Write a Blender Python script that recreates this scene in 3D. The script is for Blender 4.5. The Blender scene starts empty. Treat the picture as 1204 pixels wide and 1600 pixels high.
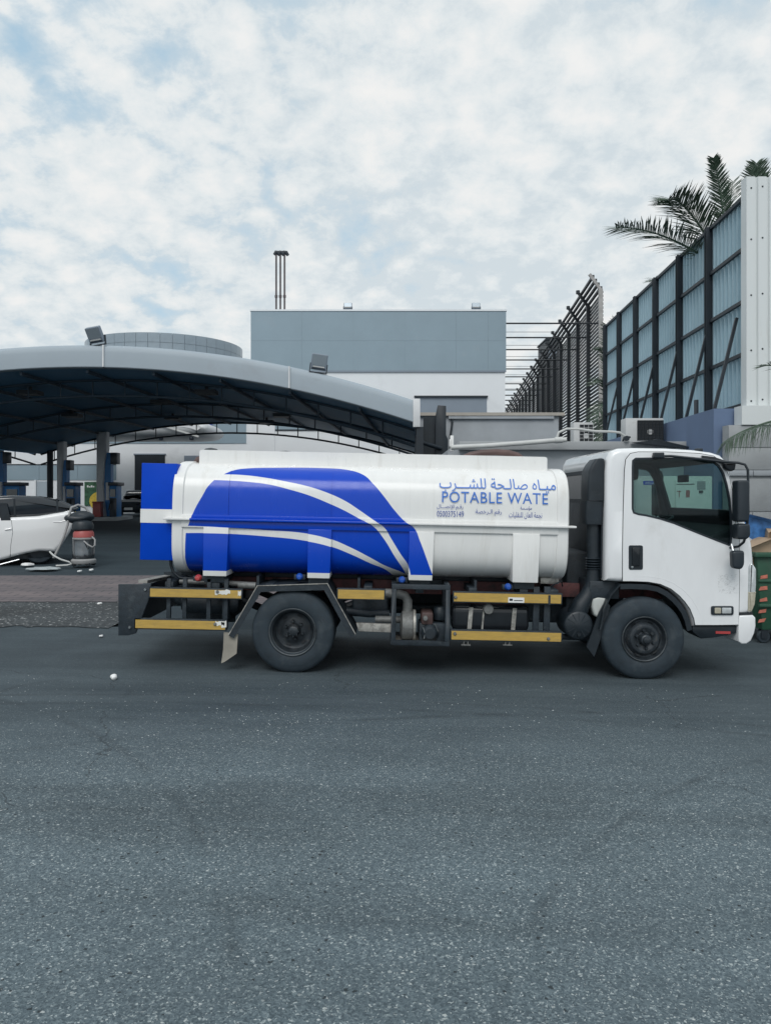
import bpy, bmesh, math, random
from mathutils import Vector, Matrix
random.seed(7)
R = math.radians
S = bpy.context.scene
COL = S.collection

# ------------------------------------------------------------------ camera
FPX, CX, HY, CAMH = 1200.0, 602.0, 775.0, 1.75      # focal length, principal column, horizon row (px of the 1204x1600 photo), eye height
cam_d = bpy.data.cameras.new('camera')
cam = bpy.data.objects.new('camera', cam_d); COL.objects.link(cam)
cam_d.sensor_fit = 'VERTICAL'; cam_d.sensor_height = 36; cam_d.lens = 36 * FPX / 1600
cam_d.shift_y = (HY - 800) / 1600
cam_d.clip_start = 0.05; cam_d.clip_end = 3000
cam.location = (0, 0, CAMH); cam.rotation_euler = (R(90), 0, 0)
S.camera = cam

# ------------------------------------------------------------------ sky and sun
SUN_EL, SUN_AZ = R(46), R(190)          # azimuth clockwise from +Y: behind the camera, a little to its left
SKY_SEED = 5.6
w = bpy.data.worlds.new('World'); S.world = w; w.use_nodes = True
nt = w.node_tree; nt.nodes.clear()
def N(t, **kw):
    n = nt.nodes.new(t)
    for k, v in kw.items(): setattr(n, k, v)
    return n
def L(a, b): nt.links.new(a, b)
def math_node(op, a, b=None, clamp=False):
    n = N('ShaderNodeMath', operation=op); n.use_clamp = clamp
    for i, v in enumerate((a, b)):
        if v is None: continue
        if isinstance(v, (int, float)): n.inputs[i].default_value = v
        else: L(v, n.inputs[i])
    return n.outputs[0]
def ramp(fac, stops):
    n = N('ShaderNodeValToRGB'); L(fac, n.inputs[0]); cr = n.color_ramp
    while len(cr.elements) < len(stops): cr.elements.new(0.5)
    for e, (p, c) in zip(cr.elements, stops):
        e.position = p; e.color = c if len(c) == 4 else (*c, 1)
    return n.outputs[0]
def noise(vec, scale, detail=4, rough=0.5, dist=0.0):
    n = N('ShaderNodeTexNoise'); n.inputs['Scale'].default_value = scale; n.inputs['Detail'].default_value = detail
    n.inputs['Roughness'].default_value = rough; n.inputs['Distortion'].default_value = dist
    if vec is not None: L(vec, n.inputs['Vector'])
    return n.outputs['Fac']
def mixc(fac, a, b, mode='MIX'):
    n = N('ShaderNodeMix', data_type='RGBA', blend_type=mode)
    for s, v in ((n.inputs[0], fac), (n.inputs[6], a), (n.inputs[7], b)):
        if isinstance(v, (int, float)): s.default_value = v
        elif isinstance(v, tuple): s.default_value = (*v, 1) if len(v) == 3 else v
        else: L(v, s)
    return n.outputs[2]
sky = N('ShaderNodeTexSky', sky_type='NISHITA'); sky.sun_disc = False
sky.sun_elevation = SUN_EL; sky.sun_rotation = SUN_AZ; sky.air_density = 1.2; sky.dust_density = 1.5; sky.ozone_density = 1.5
tc = N('ShaderNodeTexCoord')
sep = N('ShaderNodeSeparateXYZ'); L(tc.outputs['Generated'], sep.inputs[0])
zz = math_node('ADD', math_node('MAXIMUM', sep.outputs[2], 0.0), 0.42)      # a gently curved cloud layer
cmb = N('ShaderNodeCombineXYZ')
L(math_node('DIVIDE', sep.outputs[0], zz), cmb.inputs[0]); L(math_node('DIVIDE', sep.outputs[1], zz), cmb.inputs[1])
cmb.inputs[2].default_value = SKY_SEED
P_ = cmb.outputs[0]
big = noise(P_, 0.85, 2, 0.5)
mid = noise(P_, 3.4, 4, 0.5, 0.2)
vr = N('ShaderNodeTexVoronoi', feature='SMOOTH_F1'); vr.inputs['Scale'].default_value = 14.0; vr.inputs['Smoothness'].default_value = 0.7
va0 = N('ShaderNodeVectorMath', operation='ADD'); L(P_, va0.inputs[0])
nv0 = N('ShaderNodeTexNoise'); nv0.inputs['Scale'].default_value = 9.0; nv0.inputs['Detail'].default_value = 6; L(P_, nv0.inputs['Vector'])
vs0 = N('ShaderNodeVectorMath', operation='SCALE'); vs0.inputs['Scale'].default_value = 0.15; L(nv0.outputs['Color'], vs0.inputs[0]); L(vs0.outputs[0], va0.inputs[1]); L(va0.outputs[0], vr.inputs['Vector'])
puff = math_node('SUBTRACT', 1.0, vr.outputs['Distance'])          # small rounded cells of altocumulus
sml = noise(P_, 25.0, 8, 0.66, 0.2)
dens = math_node('ADD', math_node('MULTIPLY', big, 0.60), math_node('ADD', math_node('MULTIPLY', mid, 0.30), math_node('ADD', math_node('MULTIPLY', puff, 0.20), math_node('MULTIPLY', sml, 0.16))))
cover = ramp(dens, [(0.0, (0.12,) * 3), (0.50, (0.12,) * 3), (0.565, (0.66,) * 3), (0.61, (1, 1, 1)), (1.0, (1, 1, 1))])
lum = math_node('ADD', math_node('MULTIPLY', puff, 0.34), math_node('ADD', math_node('MULTIPLY', mid, 0.46), math_node('MULTIPLY', sml, 0.46)))
cloud = ramp(lum, [(0.56, (6.4, 7.15, 7.6)), (0.67, (7.6, 8.1, 8.3)), (0.78, (8.5, 8.65, 8.65)), (0.90, (8.9, 8.9, 8.8))])
skyc = mixc(0.7, sky.outputs[0], (4.7, 7.0, 8.6))                   # thin high veil over the blue
col = mixc(cover, skyc, cloud)
bg = N('ShaderNodeBackground'); bg.inputs[1].default_value = 0.10
L(col, bg.inputs[0])
wo = N('ShaderNodeOutputWorld'); L(bg.outputs[0], wo.inputs[0])

sl = bpy.data.lights.new('sun', 'SUN'); so = bpy.data.objects.new('sun', sl); COL.objects.link(so)
sl.energy = 1.5; sl.angle = R(32); sl.color = (1.0, 0.985, 0.965)
sd = Vector((math.sin(SUN_AZ) * math.cos(SUN_EL), math.cos(SUN_AZ) * math.cos(SUN_EL), math.sin(SUN_EL)))
so.rotation_euler = sd.to_track_quat('Z', 'Y').to_euler()
so.location = (0, -5, 30)
S.view_settings.view_transform = 'Standard'; S.view_settings.look = 'None'
S.view_settings.exposure = 0.0; S.view_settings.gamma = 1.0

# ------------------------------------------------------------------ materials
def pmat(name, colr, rough=0.6, metal=0.0, var=0.12, scale=5.0, bump=0.0, bscale=60.0, coat=0.0, spec=0.5, dirt=None, dirt_amt=0.0, dscale=3.0, stretch=None):
    """Principled material whose colour and gloss wander with noise; dirt is a second colour in patches."""
    global nt
    m = bpy.data.materials.new(name); m.use_nodes = True; nt = m.node_tree
    b = nt.nodes['Principled BSDF']
    t = N('ShaderNodeTexCoord'); vec = t.outputs['Object']
    if stretch:
        mp = N('ShaderNodeMapping'); mp.inputs['Scale'].default_value = stretch; L(vec, mp.inputs[0]); vec = mp.outputs[0]
    n1 = noise(vec, scale, 6, 0.6)
    lo = tuple(c * (1 - var) for c in colr); hi = tuple(min(1, c * (1 + var)) for c in colr)
    c = ramp(n1, [(0.3, lo), (0.7, hi)])
    if dirt:
        n2 = noise(vec, dscale, 7, 0.65, 0.4)
        f = ramp(n2, [(0.62 - 0.4 * dirt_amt, (0, 0, 0)), (0.86 - 0.3 * dirt_amt, (1, 1, 1))])
        c = mixc(f, c, dirt)
    L(c, b.inputs['Base Color'])
    rr = ramp(n1, [(0.2, (max(0, rough - 0.08),) * 3), (0.8, (min(1, rough + 0.08),) * 3)])
    L(rr, b.inputs['Roughness'])
    b.inputs['Metallic'].default_value = metal
    b.inputs['Specular IOR Level'].default_value = spec
    b.inputs['Coat Weight'].default_value = coat; b.inputs['Coat Roughness'].default_value = 0.06
    if bump:
        bp = N('ShaderNodeBump'); bp.inputs['Strength'].default_value = bump; bp.inputs['Distance'].default_value = 0.01
        L(noise(vec, bscale, 4, 0.6), bp.inputs['Height']); L(bp.outputs[0], b.inputs['Normal'])
    return m
def glass_mat(name, tint, gloss=0.12):
    global nt
    m = bpy.data.materials.new(name); m.use_nodes = True; nt = m.node_tree; nt.nodes.clear()
    tr = N('ShaderNodeBsdfTransparent'); tr.inputs[0].default_value = (*tint, 1)
    gl = N('ShaderNodeBsdfGlossy'); gl.inputs[0].default_value = (0.9, 0.95, 1, 1); gl.inputs['Roughness'].default_value = 0.02
    lw = N('ShaderNodeLayerWeight'); lw.inputs[0].default_value = 0.25
    mx = N('ShaderNodeMixShader')
    L(math_node('ADD', math_node('MULTIPLY', math_node('POWER', lw.outputs['Facing'], 3.0), 0.35), gloss, True), mx.inputs[0]); L(tr.outputs[0], mx.inputs[1]); L(gl.outputs[0], mx.inputs[2])
    o = N('ShaderNodeOutputMaterial'); L(mx.outputs[0], o.inputs[0])
    return m
MT = {}
def add(n, *a, **k): MT[n] = pmat(n, *a, **k)
add('white_paint', (0.78, 0.78, 0.765), 0.30, var=0.03, coat=0.3, dirt=(0.60, 0.58, 0.54), dirt_amt=0.10, dscale=2.2, stretch=(2.2, 1, 0.45))
add('cab_white', (0.80, 0.81, 0.82), 0.22, var=0.025, coat=0.6, dirt=(0.66, 0.66, 0.65), dirt_amt=0.10, dscale=2.0, stretch=(1.6, 1, 0.6))
add('black_plastic', (0.013, 0.020, 0.027), 0.45, var=0.25, dirt=(0.034, 0.043, 0.05), dirt_amt=0.12, dscale=8)
add('black_gloss', (0.015, 0.018, 0.022), 0.15, var=0.2)
add('chassis_black', (0.017, 0.026, 0.035), 0.55, var=0.35, scale=14, dirt=(0.052, 0.064, 0.072), dirt_amt=0.18, dscale=11, bump=0.3)
add('frame_red', (0.20, 0.075, 0.075), 0.65, var=0.25, dirt=(0.03, 0.032, 0.035), dirt_amt=0.5, dscale=5)
add('rubber', (0.020, 0.032, 0.043), 0.75, var=0.22, scale=10, dirt=(0.052, 0.066, 0.075), dirt_amt=0.22, dscale=6, bump=0.15)
add('rim_steel', (0.030, 0.038, 0.046), 0.42, metal=0.25, var=0.3, scale=15, dirt=(0.12, 0.115, 0.105), dirt_amt=0.15, dscale=14)
add('rim_edge', (0.11, 0.125, 0.135), 0.4, metal=0.4, var=0.35, scale=9, dirt=(0.04, 0.045, 0.05), dirt_amt=0.35, dscale=7)
add('yellow_tape', (0.48, 0.315, 0.075), 0.42, var=0.12, scale=9, dirt=(0.34, 0.235, 0.09), dirt_amt=0.28, dscale=7, stretch=(1, 1, 6))
add('tape_backing', (0.72, 0.72, 0.68), 0.5, var=0.1)
add('weathered_alu', (0.40, 0.39, 0.36), 0.5, metal=0.4, var=0.3, scale=20, dirt=(0.12, 0.11, 0.10), dirt_amt=0.4, dscale=14)
add('steel', (0.45, 0.47, 0.48), 0.28, metal=0.9, var=0.15, scale=10)
add('dark_chrome', (0.16, 0.17, 0.18), 0.22, metal=0.9, var=0.2, scale=6)
add('cast_metal', (0.20, 0.205, 0.20), 0.6, metal=0.3, var=0.25, scale=12, dirt=(0.07, 0.07, 0.07), dirt_amt=0.35, dscale=12)
add('engine_red', (0.075, 0.045, 0.042), 0.6, var=0.3, scale=12)
add('engine_mark', (0.36, 0.13, 0.12), 0.6, var=0.2)
add('truss', (0.035, 0.058, 0.082), 0.6, var=0.1)
add('flap_beige', (0.30, 0.28, 0.24), 0.8, var=0.2, scale=6)
add('lamp_blue', (0.02, 0.09, 0.42), 0.15, var=0.1, coat=0.5)
add('lamp_red', (0.45, 0.06, 0.06), 0.2, var=0.1, coat=0.5)
add('lamp_clear', (0.62, 0.65, 0.66), 0.12, var=0.12, scale=30, coat=0.8, metal=0.3)
add('lamp_amber', (0.45, 0.42, 0.33), 0.15, var=0.12, scale=30, coat=0.8)
add('letter_blue', (0.035, 0.16, 0.56), 0.35, var=0.06)
add('letter_dark', (0.05, 0.09, 0.34), 0.4, var=0.06)
add('box_blue', (0.0006, 0.055, 0.50), 0.45, var=0.05, spec=0.12)
add('interior', (0.018, 0.022, 0.026), 0.7, var=0.2)
add('translucent_tank', (0.52, 0.54, 0.52), 0.5, var=0.12)
add('hose_brown', (0.10, 0.06, 0.055), 0.55, var=0.3)
add('wall_white', (0.74, 0.76, 0.78), 0.8, var=0.03, scale=0.6, bump=0.1, dirt=(0.62, 0.64, 0.66), dirt_amt=0.08, dscale=0.4)
add('clad_grey', (0.235, 0.31, 0.36), 0.5, var=0.05, scale=0.5, dirt=(0.29, 0.34, 0.38), dirt_amt=0.1, dscale=0.5)
add('clad_grey_dark', (0.21, 0.25, 0.30), 0.5, var=0.06, scale=0.5)
add('drum_panel', (0.27, 0.32, 0.36), 0.3, metal=0.3, var=0.10, scale=0.7)
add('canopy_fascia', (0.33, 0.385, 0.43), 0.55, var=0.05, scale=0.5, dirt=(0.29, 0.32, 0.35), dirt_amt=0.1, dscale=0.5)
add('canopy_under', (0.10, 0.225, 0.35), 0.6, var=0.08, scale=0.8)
add('steel_dark', (0.011, 0.018, 0.026), 0.5, var=0.2, scale=3)
add('column_white', (0.66, 0.67, 0.68), 0.45, var=0.06, dirt=(0.45, 0.46, 0.47), dirt_amt=0.15, dscale=1)
add('column_blue', (0.02, 0.18, 0.46), 0.4, var=0.06)
add('pump_dark', (0.03, 0.04, 0.055), 0.35, var=0.2)
add('plaster_grey', (0.36, 0.385, 0.41), 0.85, var=0.10, scale=1.4, bump=0.3, bscale=30, dirt=(0.13, 0.14, 0.15), dirt_amt=0.10, dscale=0.55)
add('concrete_grey', (0.34, 0.355, 0.365), 0.85, var=0.10, scale=1.5, bump=0.3, bscale=35, dirt=(0.24, 0.25, 0.26), dirt_amt=0.2, dscale=0.8)
add('coping', (0.40, 0.37, 0.33), 0.8, var=0.1, scale=2)
add('wall_blue', (0.125, 0.18, 0.29), 0.8, var=0.08, scale=1.2, bump=0.2, bscale=30)
add('sheet_blue', (0.39, 0.54, 0.61), 0.45, var=0.03, scale=0.6, stretch=(1, 1, 0.5), dirt=(0.28, 0.40, 0.46), dirt_amt=0.25, dscale=1.2)
add('sheet_white', (0.66, 0.69, 0.69), 0.4, var=0.04, scale=0.8, stretch=(1, 1, 0.2), dirt=(0.52, 0.52, 0.49), dirt_amt=0.06)
add('sheet_edge', (0.62, 0.61, 0.58), 0.5, var=0.08)
add('screen_steel', (0.016, 0.021, 0.027), 0.5, var=0.25, scale=2)
add('screen_end', (0.34, 0.33, 0.32), 0.6, var=0.2, scale=4)
add('ac_white', (0.52, 0.53, 0.53), 0.5, var=0.06, dirt=(0.34, 0.33, 0.31), dirt_amt=0.2)
add('pvc', (0.53, 0.54, 0.53), 0.5, var=0.08)
add('frond', (0.050, 0.085, 0.055), 0.5, var=0.3, scale=6)
add('trunk', (0.13, 0.10, 0.075), 0.9, var=0.3, scale=12, bump=0.6)
add('bin_green', (0.022, 0.085, 0.05), 0.55, var=0.15, dirt=(0.06, 0.075, 0.06), dirt_amt=0.25)
add('bin_orange', (0.52, 0.16, 0.11), 0.6, var=0.2, scale=25)
add('cardboard', (0.42, 0.31, 0.21), 0.85, var=0.1)
add('carton_blue', (0.05, 0.17, 0.42), 0.5, var=0.5, scale=9)
add('bag_grey', (0.45, 0.48, 0.51), 0.35, var=0.2, scale=5)
add('paper', (0.78, 0.78, 0.77), 0.8, var=0.05)
add('car_white', (0.80, 0.80, 0.80), 0.15, var=0.01, coat=1.0)
add('car_dark', (0.035, 0.042, 0.05), 0.2, var=0.05, coat=1.0)
add('glass_dark', (0.012, 0.018, 0.025), 0.05, var=0.1, spec=0.8)
add('vac_red', (0.36, 0.08, 0.075), 0.45, var=0.1)
add('vac_grey', (0.30, 0.30, 0.30), 0.5, var=0.1)
add('mat_grey', (0.33, 0.37, 0.38), 0.7, var=0.15)
add('chimney_rust', (0.09, 0.075, 0.078), 0.6, var=0.2)
add('cabinet_white', (0.60, 0.61, 0.57), 0.5, var=0.05, dirt=(0.45, 0.45, 0.42), dirt_amt=0.15)
add('poster_green', (0.03, 0.10, 0.05), 0.5, var=0.5, scale=6)
add('poster_yellow', (0.62, 0.45, 0.06), 0.5, var=0.25, scale=9)
add('residue', (0.60, 0.61, 0.61), 0.6, var=0.3, scale=40)
MT['glass'] = glass_mat('window_glass', (0.66, 0.74, 0.74), 0.02)
MT['windshield'] = glass_mat('windshield_glass', (0.52, 0.72, 0.68), 0.03)

def ground_mat(name, kind):
    global nt
    m = bpy.data.materials.new(name); m.use_nodes = True; nt = m.node_tree
    b = nt.nodes['Principled BSDF']; t = N('ShaderNodeTexCoord'); vec = t.outputs['Object']
    wv_ = N('ShaderNodeTexNoise'); wv_.inputs['Scale'].default_value = 55.0; wv_.inputs['Detail'].default_value = 3; L(vec, wv_.inputs['Vector'])
    ws_ = N('ShaderNodeVectorMath', operation='SCALE'); ws_.inputs['Scale'].default_value = 0.022; L(wv_.outputs['Color'], ws_.inputs[0])
    wa_ = N('ShaderNodeVectorMath', operation='ADD'); L(vec, wa_.inputs[0]); L(ws_.outputs[0], wa_.inputs[1]); rough_vec = wa_.outputs[0]
    def vor(scale, rnd=1.0):
        v = N('ShaderNodeTexVoronoi'); v.inputs['Scale'].default_value = scale; v.inputs['Randomness'].default_value = rnd; L(rough_vec, v.inputs['Vector']); return v
    if kind in ('asphalt', 'forecourt'):
        v1 = vor(140); v2 = vor(56)
        sc1 = N('ShaderNodeSeparateColor'); L(v1.outputs['Color'], sc1.inputs[0])
        sc2 = N('ShaderNodeSeparateColor'); L(v2.outputs['Color'], sc2.inputs[0])
        base = ramp(sc1.outputs[0], [(0.0, (0.055, 0.077, 0.090)), (0.45, (0.094, 0.126, 0.143)), (0.84, (0.130, 0.168, 0.185)), (0.95, (0.21, 0.252, 0.264)), (1.0, (0.40, 0.44, 0.44))])
        # larger pale stones, few, only where the noise lets them lie exposed
        peb = math_node('MULTIPLY', math_node('GREATER_THAN', sc2.outputs[1], 0.965), math_node('LESS_THAN', v2.outputs['Distance'], 0.36))
        patch = ramp(noise(vec, 0.55, 5, 0.6), [(0.38, (0, 0, 0)), (0.6, (1, 1, 1))])
        peb = math_node('MULTIPLY', peb, patch)
        c = mixc(peb, base, mixc(sc2.outputs[0], (0.24, 0.28, 0.29), (0.44, 0.47, 0.46)))
        hole = math_node('MULTIPLY', math_node('GREATER_THAN', sc2.outputs[2], 0.988), math_node('LESS_THAN', v2.outputs['Distance'], 0.45))
        c = mixc(hole, c, (0.03, 0.04, 0.045))
        # wear: streaks along the driving direction and a polished dark lane where vehicles stop
        mp = N('ShaderNodeMapping'); mp.inputs['Scale'].default_value = (0.16, 1.3, 1); L(vec, mp.inputs[0])
        st = ramp(noise(mp.outputs[0], 1.0, 7, 0.62, 0.3), [(0.28, (0.66,) * 3), (0.46, (0.97,) * 3), (0.72, (1.16,) * 3)])
        c = mixc(1.0, c, st, 'MULTIPLY')
        bl = ramp(noise(vec, 0.8, 6, 0.65), [(0.3, (0.84,) * 3), (0.6, (1.05,) * 3)])
        c = mixc(1.0, c, bl, 'MULTIPLY')
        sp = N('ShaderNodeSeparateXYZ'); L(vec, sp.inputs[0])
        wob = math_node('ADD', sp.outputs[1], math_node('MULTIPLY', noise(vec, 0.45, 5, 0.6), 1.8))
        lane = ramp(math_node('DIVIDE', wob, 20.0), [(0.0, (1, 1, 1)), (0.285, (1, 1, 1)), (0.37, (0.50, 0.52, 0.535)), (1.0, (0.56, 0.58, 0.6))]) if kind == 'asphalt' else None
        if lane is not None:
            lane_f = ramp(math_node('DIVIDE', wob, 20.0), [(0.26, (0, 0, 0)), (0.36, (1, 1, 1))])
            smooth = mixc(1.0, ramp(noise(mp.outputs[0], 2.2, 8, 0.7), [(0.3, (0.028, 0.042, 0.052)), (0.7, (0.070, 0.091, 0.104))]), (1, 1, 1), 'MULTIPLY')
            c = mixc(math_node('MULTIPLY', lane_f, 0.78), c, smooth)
            truck_shade = math_node('MULTIPLY', ramp(math_node('DIVIDE', wob, 20.0), [(0.40, (0, 0, 0)), (0.455, (1, 1, 1))]), ramp(noise(vec, 1.1, 6, 0.65), [(0.34, (0.35,) * 3), (0.6, (1, 1, 1))]))
            c = mixc(math_node('MULTIPLY', truck_shade, 0.5), c, (0.020, 0.030, 0.037))      # contact shade of the truck painted into the asphalt, in patches
        else:
            c = mixc(0.93, c, ramp(noise(mp.outputs[0], 1.2, 6, 0.6), [(0.3, (0.010, 0.020, 0.029)), (0.7, (0.024, 0.040, 0.050))]))
        # faint curved tyre marks
        if kind == 'asphalt':
            for tcx, tcy, tr, tw in ((-2.75, 6.55, 0.55, 0.05), (-1.2, -9.0, 15.35, 0.06), (-1.2, -9.0, 15.62, 0.05), (3.0, -6.0, 12.4, 0.07), (5.0, 1.0, 4.9, 0.05), (-6.0, 1.5, 5.6, 0.06)):
                dv = N('ShaderNodeVectorMath', operation='DISTANCE'); L(vec, dv.inputs[0]); dv.inputs[1].default_value = (tcx, tcy, 0)
                band = math_node('SUBTRACT', 1.0, math_node('DIVIDE', math_node('ABSOLUTE', math_node('SUBTRACT', dv.outputs['Value'], tr)), tw), True)
                mk = math_node('MULTIPLY', band, ramp(noise(vec, 1.3, 6, 0.7), [(0.42, (0, 0, 0)), (0.62, (1, 1, 1))]))
                c = mixc(math_node('MULTIPLY', mk, 0.55), c, (0.028, 0.038, 0.045))
        # hairline cracks
        wn = noise(vec, 2.5, 5, 0.6)
        vv = N('ShaderNodeTexVoronoi', feature='DISTANCE_TO_EDGE'); vv.inputs['Scale'].default_value = 0.33
        va = N('ShaderNodeVectorMath', operation='ADD'); L(vec, va.inputs[0])
        cb = N('ShaderNodeCombineXYZ'); L(math_node('MULTIPLY', wn, 0.5), cb.inputs[0]); L(math_node('MULTIPLY', noise(vec, 1.7, 4, 0.5), 0.6), cb.inputs[1]); L(cb.outputs[0], va.inputs[1]); L(va.outputs[0], vv.inputs['Vector'])
        ck = math_node('MULTIPLY', math_node('LESS_THAN', vv.outputs['Distance'], 0.0016), math_node('GREATER_THAN', noise(vec, 0.5, 2), 0.55))
        c = mixc(math_node('MULTIPLY', ck, 0.6), c, (0.025, 0.032, 0.037))
        L(c, b.inputs['Base Color'])
        b.inputs['Roughness'].default_value = 0.82; b.inputs['Specular IOR Level'].default_value = 0.35
        bp = N('ShaderNodeBump'); bp.inputs['Strength'].default_value = 0.55; bp.inputs['Distance'].default_value = 0.004
        hh = math_node('ADD', v1.outputs['Distance'], math_node('MULTIPLY', noise(vec, 160, 3), 0.8))
        L(hh, bp.inputs['Height']); L(bp.outputs[0], b.inputs['Normal'])
    elif kind == 'gravel':
        v1 = vor(38); sc1 = N('ShaderNodeSeparateColor'); L(v1.outputs['Color'], sc1.inputs[0])
        c = ramp(sc1.outputs[0], [(0.0, (0.022, 0.028, 0.032)), (0.6, (0.055, 0.062, 0.066)), (0.945, (0.07, 0.078, 0.082)), (0.97, (0.30, 0.31, 0.31)), (1.0, (0.42, 0.42, 0.41))])
        pt = ramp(noise(vec, 0.7, 4), [(0.4, (0.7,) * 3), (0.6, (1.1,) * 3)])
        L(mixc(1.0, c, pt, 'MULTIPLY'), b.inputs['Base Color']); b.inputs['Roughness'].default_value = 0.9
        bp = N('ShaderNodeBump'); bp.inputs['Strength'].default_value = 0.8; bp.inputs['Distance'].default_value = 0.012
        L(v1.outputs['Distance'], bp.inputs['Height']); L(bp.outputs[0], b.inputs['Normal'])
    else:
        br = N('ShaderNodeTexBrick'); L(vec, br.inputs['Vector']); br.inputs['Scale'].default_value = 1.0
        br.inputs['Brick Width'].default_value = 0.42; br.inputs['Row Height'].default_value = 0.21; br.inputs['Mortar Size'].default_value = 0.012
        br.inputs['Color1'].default_value = (0.175, 0.145, 0.145, 1); br.inputs['Color2'].default_value = (0.135, 0.115, 0.12, 1); br.inputs['Mortar'].default_value = (0.06, 0.06, 0.065, 1)
        mp = N('ShaderNodeMapping'); mp.inputs['Scale'].default_value = (0.25, 1.2, 1); L(vec, mp.inputs[0])
        d = ramp(noise(mp.outputs[0], 0.8, 7, 0.65), [(0.3, (0.62, 0.66, 0.7)), (0.65, (1.05, 1.03, 1.03))])
        L(mixc(1.0, br.outputs['Color'], d, 'MULTIPLY'), b.inputs['Base Color']); b.inputs['Roughness'].default_value = 0.85
        bp = N('ShaderNodeBump'); bp.inputs['Strength'].default_value = 0.5; bp.inputs['Distance'].default_value = 0.006; bp.invert = True
        L(br.outputs['Fac'], bp.inputs['Height']); L(bp.outputs[0], b.inputs['Normal'])
    return m
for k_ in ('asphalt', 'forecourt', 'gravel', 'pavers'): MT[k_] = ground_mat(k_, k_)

# ------------------------------------------------------------------ mesh helpers
class MB:
    def __init__(s): s.v = []; s.f = []; s.mi = []
    def quad(s, a, b, c, d, m=0):
        i = len(s.v); s.v += [a, b, c, d]; s.f.append((i, i + 1, i + 2, i + 3)); s.mi.append(m); return s
    def box(s, x0, x1, y0, y1, z0, z1, m=0):
        i = len(s.v)
        s.v += [(x0, y0, z0), (x1, y0, z0), (x1, y1, z0), (x0, y1, z0), (x0, y0, z1), (x1, y0, z1), (x1, y1, z1), (x0, y1, z1)]
        for q in ((0, 3, 2, 1), (4, 5, 6, 7), (0, 1, 5, 4), (1, 2, 6, 5), (2, 3, 7, 6), (3, 0, 4, 7)): s.f.append(tuple(i + k for k in q)); s.mi.append(m)
        return s
    def prism(s, poly, y0, y1, m=0):            # polygon in x,z pulled along y
        n = len(poly); i = len(s.v)
        s.v += [(x, y0, z) for x, z in poly] + [(x, y1, z) for x, z in poly]
        s.f.append(tuple(i + k for k in range(n))); s.f.append(tuple(i + n + k for k in reversed(range(n)))); s.mi += [m, m]
        for k in range(n):
            k2 = (k + 1) % n; s.f.append((i + k, i + n + k, i + n + k2, i + k2)); s.mi.append(m)
        return s
    def tube(s, pts, r, n=10, m=0, cap=True):
        pts = [Vector(p) for p in pts]; rs = r if isinstance(r, (list, tuple)) else [r] * len(pts)
        base = len(s.v); up = None
        for k, p in enumerate(pts):
            d = (pts[min(k + 1, len(pts) - 1)] - pts[max(k - 1, 0)]).normalized()
            if up is None: up = Vector((0, 0, 1)) if abs(d.z) < 0.9 else Vector((0, 1, 0))
            a = d.cross(up).normalized(); bb = a.cross(d).normalized(); up = bb
            for j in range(n):
                t = 2 * math.pi * j / n; s.v.append(tuple(p + (a * math.cos(t) + bb * math.sin(t)) * rs[k]))
        for k in range(len(pts) - 1):
            for j in range(n):
                s.f.append((base + k * n + j, base + k * n + (j + 1) % n, base + (k + 1) * n + (j + 1) % n, base + (k + 1) * n + j)); s.mi.append(m)
        if cap:
            s.f.append(tuple(base + j for j in reversed(range(n)))); s.f.append(tuple(base + (len(pts) - 1) * n + j for j in range(n))); s.mi += [m, m]
        return s
    def lathe(s, prof, c, axis='y', n=40, m=0):  # prof: (radius, offset along axis)
        base = len(s.v); cx, cy, cz = c
        for r, o in prof:
            for j in range(n):
                t = 2 * math.pi * j / n; a, b_ = r * math.cos(t), r * math.sin(t)
                s.v.append((cx + a, cy + o, cz + b_) if axis == 'y' else (cx + a, cy + b_, cz + o) if axis == 'z' else (cx + o, cy + a, cz + b_))
        for k in range(len(prof) - 1):
            for j in range(n):
                s.f.append((base + k * n + j, base + k * n + (j + 1) % n, base + (k + 1) * n + (j + 1) % n, base + (k + 1) * n + j)); s.mi.append(m)
        return s
    def bar(s, a, b, w_, h_=None):               # square bar from a to b
        h_ = h_ or w_; a, b = Vector(a), Vector(b); d = (b - a).normalized()
        up = Vector((0, 0, 1)) if abs(d.z) < 0.95 else Vector((0, 1, 0))
        u = d.cross(up).normalized() * w_ / 2; v = u.cross(d).normalized() * h_ / 2
        i = len(s.v)
        for p in (a, b):
            for q in (-u - v, u - v, u + v, -u + v): s.v.append(tuple(p + q))
        for q in ((0, 1, 2, 3), (7, 6, 5, 4), (0, 4, 5, 1), (1, 5, 6, 2), (2, 6, 7, 3), (3, 7, 4, 0)): s.f.append(tuple(i + k for k in q)); s.mi.append(0)
        return s
    def mesh(s, name, mats, bev=0.0, seg=2, ang=38, weld=True, smooth=True):
        me = bpy.data.meshes.new(name); me.from_pydata(s.v, [], s.f)
        for mm in (mats if isinstance(mats, (list, tuple)) else [mats]): me.materials.append(MT[mm] if isinstance(mm, str) else mm)
        for p, mi in zip(me.polygons, s.mi): p.material_index = mi
        bm = bmesh.new(); bm.from_mesh(me)
        if weld: bmesh.ops.remove_doubles(bm, verts=bm.verts, dist=1e-5)
        bmesh.ops.recalc_face_normals(bm, faces=bm.faces)
        if bev:
            es = [e for e in bm.edges if len(e.link_faces) == 2 and e.calc_face_angle(0) > R(30)]
            bmesh.ops.bevel(bm, geom=es, offset=bev, segments=seg, affect='EDGES', profile=0.5, clamp_overlap=True)
        bm.to_mesh(me); bm.free()
        if smooth:
            for p in me.polygons: p.use_smooth = True
            me.set_sharp_from_angle(angle=R(ang))
        return me
    def build(s, name, mats, parent=None, **k):
        return link(name, s.mesh(name, mats, **k), parent)
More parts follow.
